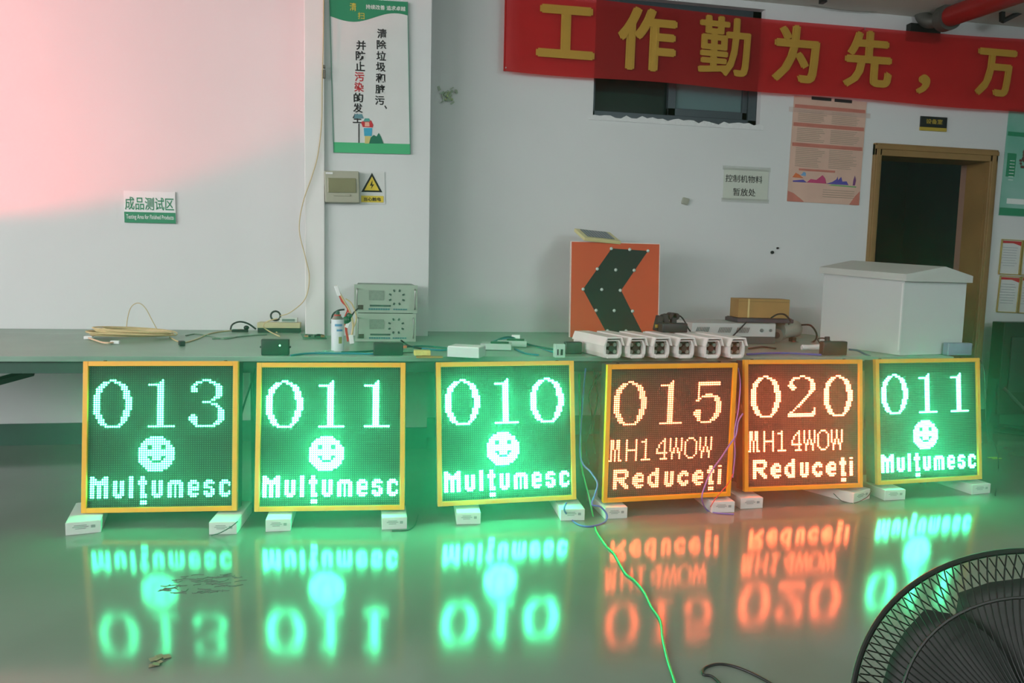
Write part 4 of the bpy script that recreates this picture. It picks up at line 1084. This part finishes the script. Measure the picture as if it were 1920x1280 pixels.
# adapter and plugs on the fourth housing
x4 = at(1265, 625, 3.95)
HT = BT + 0.1125
ad = adapter(1241, 1290, 606, 640, 3.93, 'black power adapter lying on top of the camera housings', ears=False, zbase=HT, dep=0.07)
ph_ = thing('plug_heap', 'heap of black plugs and leads behind the adapter on the camera housings', 'plug', (at(1252, 605, 4.0).x, 4.03, HT))
m_ = MB()
m_.box((-0.045, 0, 0.045), (0.035, 0.05, 0.09), rot=(0, 0.2, 0), bev=0.006); m_.box((0.0, 0, 0.05), (0.035, 0.045, 0.10), rot=(0, -0.3, 0), bev=0.006)
m_.build('plug', BLACK, ph_)
MB().cyl((0.04, -0.01, 0.085), (0.04, 0.05, 0.085), 0.022, n=14).cyl((0.06, -0.01, 0.085), (0.06, 0.05, 0.085), 0.02, n=14).box((0.045, 0, 0.04), (0.03, 0.04, 0.08), bev=0.005).build('lead_roll', CABLEB, ph_)
MB().tube([(0.05, 0, 0.095), (0.09, 0, 0.085), (0.12, 0, 0.05), (0.125, -0.03, 0.02), (0.13, -0.05, 0.005)], 0.004, n=6).build('lead', CABLEB, ph_)
MB().box((-0.06, -0.02, 0.03), (0.02, 0.02, 0.02), bev=0.003).build('ochre_tag', mat('ochre', (150, 130, 40), 0.6), ph_)

# flat rack units behind the housings
yb_ = 4.45
def flat_rack(px0, px1, pyt, zb, h_, dep, label, m, y=yb_, vents=True):
    x0, x1 = at(px0, pyt, y).x, at(px1, pyt, y).x; w_ = x1 - x0
    t = thing('flat_rack_unit', label, 'rack unit', ((x0 + x1) / 2, y, zb), R(-4), 'flat grey rack units behind the camera housings')
    MB().box((0, dep / 2, h_ / 2), (w_, dep, h_), bev=0.003).build('chassis', m, t)
    if vents:
        for g0 in (-0.17, -0.02, 0.10):
            vm = MB()
            for i in range(8): vm.box((w_ * .2 * 0 + g0 * 1.0 + i * 0.011 - .08, -0.001, h_ * .5), (0.005, 0.004, h_ * .42), rot=(0, 0.35, 0))
            vm.build('vent_group', mat('vent_grey', (96, 108, 106), 0.6), t)
        MB().cyl((w_ * .33, -0.003, h_ * .5), (w_ * .33, 0.002, h_ * .5), 0.012, n=12).cyl((w_ * .44, -0.003, h_ * .5), (w_ * .44, 0.002, h_ * .5), 0.010, n=12).build('knob', mat('vent_grey', (96, 108, 106), 0.6), t)
    return t
flat_rack(1368, 1452, 633, BT, 0.045, 0.34, 'dark rack unit at the bottom of the pile behind the camera housings', mat('rack_dark', (60, 70, 70), 0.5), y=yb_, vents=False)
flat_rack(1300, 1452, 610, BT + 0.046, 0.085, 0.40, 'light grey vented rack unit with pinkish top behind the camera housings', mat('rack_light', (182, 186, 184), 0.5, noise=0.06, nscale=6))
ptop = BT + 0.046 + 0.085
# tray and carton
xb = at(1430, 590, yb_ + 0.12)
tr0 = thing('dark_tray', 'dark blue-black tray under the brown carton on the rack units', 'tray', (xb.x, yb_ + 0.17, ptop + 0.001), R(-8))
MB().box((0, 0, 0.014), (0.38, 0.24, 0.026), bev=0.004).build('tray_body', mat('navy_black', (36, 42, 58), 0.4), tr0)
MB().box((0, 0, 0.029), (0.36, 0.22, 0.004)).build('rubber_mat', BLACK, tr0)
zc0 = ptop + 0.033; zc1 = at(1430, 560, yb_ + 0.12).z
bc = thing('brown_carton', 'small brown cardboard carton on the dark tray', 'box', (xb.x, yb_ + 0.17, zc0), R(-12))
hcar = zc1 - zc0
MB().box((0, 0, hcar / 2), (0.335, 0.20, hcar), bev=0.002).build('carton_body', CARD, bc)
MB().box((-0.10, -0.1006, hcar / 2), (0.012, 0.001, hcar)).build('packing_tape', mat('shiny_tape', (196, 176, 120), 0.15), bc)
MB().box((0, -0.1004, hcar - 0.018), (0.334, 0.001, 0.002)).build('flap_seam', mat('seam_brown', (90, 70, 40), 0.8), bc)
MB().box((0.1695, 0.0, hcar * .55), (0.002, 0.06, 0.04)).build('pale_sticker', WHITE, bc)
bcab('bench_cable', 'black cable looping round the front of the brown carton', [(1372, 632, 1), (1390, 614, 1), (1400, 603, 1)], 0.005, CABLEB, Yr=4.42)
v = at(1460, 590, yb_ - 0.02)
tag(MB().tube([at(1446, 596, yb_ - .03), at(1458, 589, yb_ - .03), at(1472, 590, yb_ - .03), at(1482, 602, yb_ - .03), at(1478, 608, yb_ - .03)], 0.006, n=6).build('carton_cable', CABLEB), 'black cable arching before the lower right of the brown carton', 'cable')

# grey cylinder camera
v = onb(1475, 641)
dc = thing('round_grey_camera', 'pale grey cylindrical device with a round front lying right of the rack units', 'camera', (v.x, v.y, BT), R(0))
GD = mat('device_grey', (164, 172, 162), 0.5, noise=0.08, nscale=14)
MB().cyl((-0.05, 0.02, 0.075), (0.11, 0.08, 0.085), 0.056, n=24).build('barrel', GD, dc, smooth=True)
MB().cyl((-0.085, -0.015, 0.046), (-0.03, 0.03, 0.05), 0.044, n=24).build('front_ring', mat('device_ring', (138, 146, 138), 0.4), dc, smooth=True)
MB().cyl((-0.088, -0.018, 0.046), (-0.084, -0.014, 0.046), 0.022, n=18).build('front_glass', mat('device_glass', (74, 82, 80), 0.2), dc)
MB().box((0.06, 0.03, 0.016), (0.03, 0.05, 0.03), bev=0.004).build('foot', BLACKM, dc)
tag(MB().tube([at(1503, 609, v.y), at(1520, 610, v.y), at(1531, 625, v.y), at(1528, 638, v.y), at(1512, 644, v.y), at(1485, 640, v.y)], 0.006, n=6).build('camera_lead', CABLEB), 'black lead curving from the grey cylinder on the bench', 'cable')
v = onb(1524, 660)
wc = thing('white_connector_lead', 'short white plug-ended lead behind the black adapter right of the cameras', 'cable', (v.x, v.y, BT), R(-6))
MB().cyl((-0.07, 0, 0.026), (0.09, 0, 0.030), 0.014, r2=0.022, n=14).build('sleeve', WHITE, wc, smooth=True)
MB().box((-0.05, 0, 0.035), (0.03, 0.03, 0.016), bev=0.004).build('latch', WHITE, wc)
MB().cyl((0.09, 0, 0.030), (0.115, 0, 0.030), 0.01, n=10).build('black_tip', BLACK, wc)
for pts, m, lab in (([(1400, 666), (1440, 664), (1480, 664), (1540, 667)], CABLEBL, 'blue cable lying behind the top of the red 020 sign'),
                    ([(1404, 655), (1430, 652), (1455, 655)], BLACK, 'dark lead lying right of the rightmost camera housing'),
                    ([(1592, 655, 1), (1608, 657, 1), (1622, 664, 1), (1632, 668, 1)], mat('slate_cable', (84, 92, 110), 0.5), 'slate cable leaving the adapter before the grey cabinet')):
    bcab('bench_cable', lab, pts, 0.006, m, Yr=3.76)
v = at(1555, 628, 3.83)
tag(MB().tube([at(1560, 641, 3.83), at(1545, 634, 3.83), at(1533, 636, 3.83), at(1540, 646, 3.83)], 0.004, n=6).cyl(at(1551, 643, 3.82), at(1551, 631, 3.82), 0.014, n=10).build('adapter_plug', CABLEB), 'black plug and lead on top of the adapter left of the cabinet', 'plug')

# ------------------------------------------------------------------ grey outdoor cabinet
Yn = 3.79
N0 = at(1684, 668, Yn)
Nt = at(1697, 527, Yn)
Lf = at(1545, 512, 4.40); Rg = at(1813, 527, Yn + 0.10)
lb = (Lf.x, 4.40); nb_ = (Nt.x, Yn); rb = (Rg.x, Yn + 0.10); fb = (Rg.x + (Lf.x - Nt.x), 4.40 + 0.10)
gc = thing('grey_cabinet', 'pale grey metal outdoor cabinet with a gabled lid standing on the bench before the door', 'cabinet', (nb_[0], nb_[1], BT))
def gl_(p, z_): return Vector((p[0] - nb_[0], p[1] - nb_[1], z_ - BT))
zN, zL, zR = Nt.z, Lf.z, at(1815, 530, Yn + .10).z
zF = zL + (zR - zN)
CABM = mat('cabinet_grey', (196, 202, 202), 0.45, noise=0.03, nscale=3)
MB().hull([gl_(q, BT + 0.002) for q in (nb_, lb, fb, rb)] + [gl_(nb_, zN), gl_(lb, zL), gl_(fb, zF), gl_(rb, zR)]).build('body', CABM, gc)
# lid: eave slab overhanging, gable on the right face
def out(p, k=0.03):
    cxm = (nb_[0] + fb[0]) / 2; cym = (nb_[1] + fb[1]) / 2
    dx, dy = p[0] - cxm, p[1] - cym; l_ = math.hypot(dx, dy); return (p[0] + dx / l_ * k, p[1] + dy / l_ * k)
on_, ol_, of_, or_ = (out(q) for q in (nb_, lb, fb, rb))
eh = 0.04
ridR = ((on_[0] + or_[0]) / 2 + 0.03, (on_[1] + or_[1]) / 2); ridL = ((ol_[0] + of_[0]) / 2, (ol_[1] + of_[1]) / 2)
MB().hull([gl_(on_, zN), gl_(ol_, zL), gl_(of_, zF), gl_(or_, zR), gl_(on_, zN + eh), gl_(ol_, zL + eh), gl_(of_, zF + eh), gl_(or_, zR + eh),
           gl_(ridR, (zN + zR) / 2 + eh + 0.05), gl_(ridL, (zL + zF) / 2 + eh + 0.05)]).build('gabled_lid', mat('lid_grey', (188, 192, 188), 0.45, noise=0.06, nscale=4), gc)
a_, b_ = gl_(nb_, BT + .03), gl_(nb_, zN - 0.012)
MB().tube([a_ + Vector((-0.012, -0.004, 0)), b_ + Vector((-0.012, -0.004, 0))], 0.007, n=4, sub=1).build('corner_seam', mat('pale_seam', (214, 218, 218), 0.5), gc)

# ------------------------------------------------------------------ cables by the signs
def fcab(name, label, pts, r_, m, group=None):
    return tag(MB().tube(pts, r_, n=8).build(name, m, smooth=True), label, 'cable', group)
def fl_(px, py, z_=0.004):
    v = atz(px, py, 0.0); v.z = z_; return v
fcab('green_floor_cable', 'bright green cable running from between the signs across the floor to the front',
     [at(1086, 700, 3.66), at(1088, 790, 3.60), at(1090, 870, 3.55), at(1103, 925, 3.50), at(1113, 972, 3.42)] + [fl_(*q) for q in ((1118, 996), (1137, 1025), (1152, 1040), (1172, 1075), (1190, 1090), (1208, 1112), (1222, 1140), (1238, 1165), (1243, 1200), (1252, 1240), (1268, 1290), (1275, 1330))], 0.0045, CABLEG)
fcab('blue_cable', 'blue cable dropping left of the red 015 sign and curling over its carton',
     [at(1098, 690, 3.62), at(1092, 760, 3.60), at(1088, 855, 3.52), at(1108, 885, 3.47), at(1120, 905, 3.42), at(1116, 925, 3.40), at(1110, 945, 3.38), at(1126, 950, 3.37), at(1138, 965, 3.36)] + [fl_(*q) for q in ((1133, 980), (1108, 988), (1085, 985), (1068, 972))] + [at(1058, 955, 3.36), at(1062, 942, 3.37)], 0.0045, CABLEBL)
fcab('violet_cable', 'blue-violet cable hanging across the lower right of the red 015 sign',
     [at(1393, 775, 3.40), at(1384, 790, 3.40), at(1380, 815, 3.385), at(1369, 832, 3.385), at(1352, 858, 3.38), at(1334, 883, 3.38), at(1322, 910, 3.37), at(1316, 935, 3.36)] + [fl_(*q) for q in ((1326, 958), (1345, 963), (1376, 965))], 0.0038, mat('violet_cable', (108, 100, 176), 0.45))
fcab('violet_cable', 'violet lead running down the right bezel of the red 015 sign',
     [at(1384, 690, 3.50), at(1388, 720, 3.42), at(1384, 770, 3.40), at(1377, 810, 3.395), at(1378, 850, 3.39), at(1374, 895, 3.39)], 0.003, MATS['violet_cable'])
fcab('red_lead', 'thin dark red lead crossing the lower right corner of the red 015 sign',
     [at(1376, 885, 3.39), at(1364, 908, 3.385), at(1345, 930, 3.38), at(1332, 950, 3.37)], 0.0022, CABLER)
fcab('black_loop_cable', 'thin black cable looping over the turned carton under the red 020 sign',
     [at(1563, 925, 3.50), fl_(1580, 941), fl_(1602, 944), at(1625, 932, 3.43), at(1634, 920, 3.44)], 0.0022, CABLEB)
fcab('black_loop_cable', 'thin black cable curling right of the carton between two green signs',
     [fl_(735, 996), fl_(764, 995), fl_(778, 985), at(784, 965, 3.5)], 0.0028, mat('dark_green_lead', (24, 70, 54), 0.5))
fcab('black_loop_cable', 'thin dark cable across the carton under the right of the 013 sign',
     [fl_(396, 1005), at(412, 999, 3.37), at(432, 988, 3.36), at(446, 977, 3.37)], 0.0022, MATS['dark_green_lead'])
for k, (pts, lab) in enumerate([([(478, 690), (470, 720), (456, 765), (449, 800), (452, 860)], 'dark cable hanging in the gap right of the 013 sign, longer one'),
                                ([(472, 700), (476, 750), (478, 800)], 'dark cable hanging in the gap left of the second sign, shorter one'),
                                ([(1125, 700), (1105, 740), (1110, 790), (1098, 830), (1104, 870)], 'dark cable hanging left of the red 015 sign, inner one'),
                                ([(1112, 690), (1120, 740), (1112, 800), (1116, 850)], 'dark cable hanging left of the red 015 sign, outer one')]):
    fcab('hanging_cable', lab, [at(x, y, BY0 - 0.012 + 0.0) for x, y in pts], 0.0045, MATS['dark_green_lead'], 'dark cables hanging from the bench between the signs')
fcab('black_floor_cable', 'thin black cable lying on the floor at the bottom edge of the view',
     [fl_(*q) for q in ((1352, 1285), (1335, 1270), (1318, 1266), (1322, 1254), (1345, 1247), (1372, 1250), (1405, 1262), (1440, 1280), (1470, 1300))], 0.004, CABLEB)
fcab('corner_cable', 'thin black cable at the right side of the rightmost sign down to the floor',
     [at(1835, 672, 3.66), at(1846, 700, 3.60), at(1850, 800, 3.60), at(1868, 840, 3.75)] + [fl_(1872, 880), fl_(1866, 930)], 0.003, CABLEB)
v = fl_(1861, 858); 
tag(MB().box((v.x, v.y, 0.003), (0.07, 0.012, 0.004)).box((v.x + .005, v.y - 0.03, 0.003), (0.07, 0.012, 0.004)).build('yellow_tape', mat('yellow_tape', (170, 176, 40), 0.5)), 'two short strips of yellow tape on the floor right of the rightmost sign', 'tape')

# debris on the floor
v = fl_(298, 1240, 0)
lf_ = MB(); random.seed(4)
for i in range(7): lf_.box((v.x + random.uniform(-.02, .02), v.y + random.uniform(-.03, .03), 0.003 + i * .0006), (0.022, 0.02, 0.0016), rot=(random.uniform(-.2, .2), random.uniform(-.2, .2), random.uniform(0, 3)))
tag(lf_.build('paper_scrap', mat('scrap_brown', (130, 120, 96), 0.8)), 'small crumpled brown scrap on the floor at the lower left', 'litter')
v = fl_(370, 1096, 0)
st = MB()
for i in range(60):
    a_ = random.uniform(0, 6.28); r_ = random.uniform(0, 1) ** .5
    x, y = v.x + .14 * r_ * math.cos(a_), v.y + .10 * r_ * math.sin(a_)
    st.tube([(x, y, 0.0008), (x + random.uniform(.01, .03), y + random.uniform(-.01, .01), 0.0008), (x + random.uniform(.02, .05), y + random.uniform(-.015, .015), 0.0008)], 0.0012, n=4, sub=2)
tag(st.build('scuffed_glue_patch', mat('dry_glue', (92, 110, 98), 0.8)), 'dull scuffed patch of dried glue on the floor in front of the 013 sign', 'stain')

# ------------------------------------------------------------------ black equipment case at the right edge
v0 = at(1884, 604, 5.02); v1 = at(1884, 805, 4.75)
bx = thing('black_equipment_cabinet', 'tall black cabinet on splayed feet at the right edge by the wall', 'cabinet', (v0.x, 5.02, 0))
ht = v0.z
MB().box((0.42, 0.06, 0.14 + (ht - 0.14) / 2), (0.84, 0.12, ht - 0.14), bev=0.006).build('case', BLACKM, bx)
MB().box((0.42, -0.006, ht * .62), (0.70, 0.012, ht * .5), bev=0.004).build('front_panel', mat('panel_dark', (30, 40, 40), 0.35), bx)
MB().prism([(-0.06, 0.0), (0.0, 0.42), (0.03, 0.42), (0.05, 0.06), (0.30, 0.03), (0.30, 0.0)], 0.02, 0.07).build('foot', BLACKM, bx)
MB().prism([(0.90, 0.0), (0.84, 0.42), (0.81, 0.42), (0.79, 0.06), (0.54, 0.03), (0.54, 0.0)], 0.02, 0.07).build('foot', BLACKM, bx)
MB().tube([(0.02, -0.02, 0.36), (0.20, -0.30, 0.03)], 0.012, n=8, sub=1).build('strut', mat('strut_grey', (70, 80, 78), 0.5), bx)
MB().tube([(-0.02, 0.0, 0.03), (0.30, -0.34, 0.02)], 0.022, n=8, sub=1).build('base_rail', BLACKM, bx)

# ------------------------------------------------------------------ pedestal fan in the foreground
RF = 0.33
dist = F_PX * RF / 365.0
dc_ = ray(1993, 1407)
FC = CAMP + dc_ * dist
view = -dc_.normalized()
ty = -view
tx_ = Vector((0, 0, 1)).cross(ty) * -1
tx_ = ty.cross(Vector((0, 0, 1))).normalized(); tz_ = tx_.cross(ty).normalized()
MF = Matrix(((tx_.x, ty.x, tz_.x, FC.x), (tx_.y, ty.y, tz_.y, FC.y), (tx_.z, ty.z, tz_.z, FC.z), (0, 0, 0, 1)))
fan = thing('floor_fan', 'large black wire-caged fan in the lower right foreground', 'fan', M=MF)
FB = mat('fan_black', (22, 26, 26), 0.4, metal=0.3)
MB().ring((0, -0.012, 0), RF, 0.0055, n=96, m=8).build('front_rim', FB, fan, smooth=True)
MB().ring((0, 0.03, 0), RF + 0.008, 0.006, n=96, m=8).build('rear_rim', mat('fan_rim_led_glint', (50, 170, 124), 0.3, metal=0.2), fan, smooth=True)  # green LED reflection put into the rim colour
def cage(sign, nm, twist):
    m_ = MB(); nW = 128
    for i in range(nW):
        a_ = 2 * math.pi * i / nW; pts = []
        for k in range(8):
            u = k / 7; r2 = 0.06 + (RF - 0.06) * u; aa = a_ + twist * (1 - u)
            dep = (0.075 if sign < 0 else 0.10) * (1 - u ** 2.6)
            pts.append((r2 * math.cos(aa), sign * dep + (-0.012 if sign < 0 else 0.03), r2 * math.sin(aa)))
        m_.tube(pts, 0.0014, n=4, sub=2)
    for rr_ in (0.06, 0.24):
        u = (rr_ - .06) / (RF - .06); dep = (0.075 if sign < 0 else 0.10) * (1 - u ** 2.6)
        m_.ring((0, sign * dep + (-0.012 if sign < 0 else 0.03), 0), rr_, 0.003, n=64, m=6)
    m_.build(nm, FB, fan, kind='stuff')
cage(-1, 'front_cage_wires', 0.30)
cage(1, 'rear_cage_wires', -0.26)
MB().cyl((0, -0.09, 0), (0, -0.078, 0), 0.062, n=32).build('centre_badge', FB, fan)
MB().cyl((0, 0.02, 0), (0, 0.20, 0), 0.065, n=28).build('motor', FB, fan, smooth=True)
for i in range(5):
    a_ = i * 2 * math.pi / 5 + 0.5; m_ = MB(); bm = m_.bm; g = []
    for k in range(9):
        u = k / 8; r2 = 0.045 + 0.24 * u; half = (0.55 + 0.50 * math.sin(math.pi * min(1, u * .80 + .12)))
        row = []
        for j in range(6):
            w_ = j / 5 - .5; aa = a_ + w_ * half * 1.5
            row.append(bm.verts.new((r2 * math.cos(aa), 0.01 + w_ * 0.06 * (1 - .4 * u), r2 * math.sin(aa))))
        g.append(row)
    for k in range(8):
        for j in range(5): bm.faces.new((g[k][j], g[k + 1][j], g[k + 1][j + 1], g[k][j + 1]))
    o_ = m_.build('fan_blade', mat('blade_dark', (20, 26, 25), 0.6), fan, smooth=True)
    md = o_.modifiers.new('thickness', 'SOLIDIFY'); md.thickness = 0.003
# stand, built upright under the motor
iv = MF.inverted(); base = MF @ Vector((0, 0.14, 0))
def fL(p_): return iv @ Vector(p_)
MB().tube([fL(base), fL((base.x, base.y, 0.03))], 0.016, n=12, sub=1).build('stand_pole', FB, fan)
for s_ in (-1, 1): MB().tube([fL((base.x - 0.26, base.y + s_ * 0.16, 0.012)), fL((base.x, base.y, 0.06)), fL((base.x + 0.26, base.y + s_ * 0.16, 0.012))], 0.011, n=8).build('stand_foot', FB, fan)

# ------------------------------------------------------------------ lens bloom of the LEDs, added as haze
hz = MB().box((1.5, 2.3, 1.59), (12, 7.0, 3.17)).build('bloom_volume', bpy.data.materials.new('bloom_scatter'))
hz['kind'] = 'structure'
hm = hz.data.materials[0]; hm.use_nodes = True
nt = hm.node_tree
for n in list(nt.nodes):
    if n.type != 'OUTPUT_MATERIAL': nt.nodes.remove(n)
vs_ = nt.nodes.new('ShaderNodeVolumeScatter'); vs_.inputs['Density'].default_value = 0.042; vs_.inputs['Anisotropy'].default_value = 0.93
nt.links.new(vs_.outputs['Volume'], nt.nodes['Material Output'].inputs['Volume'])
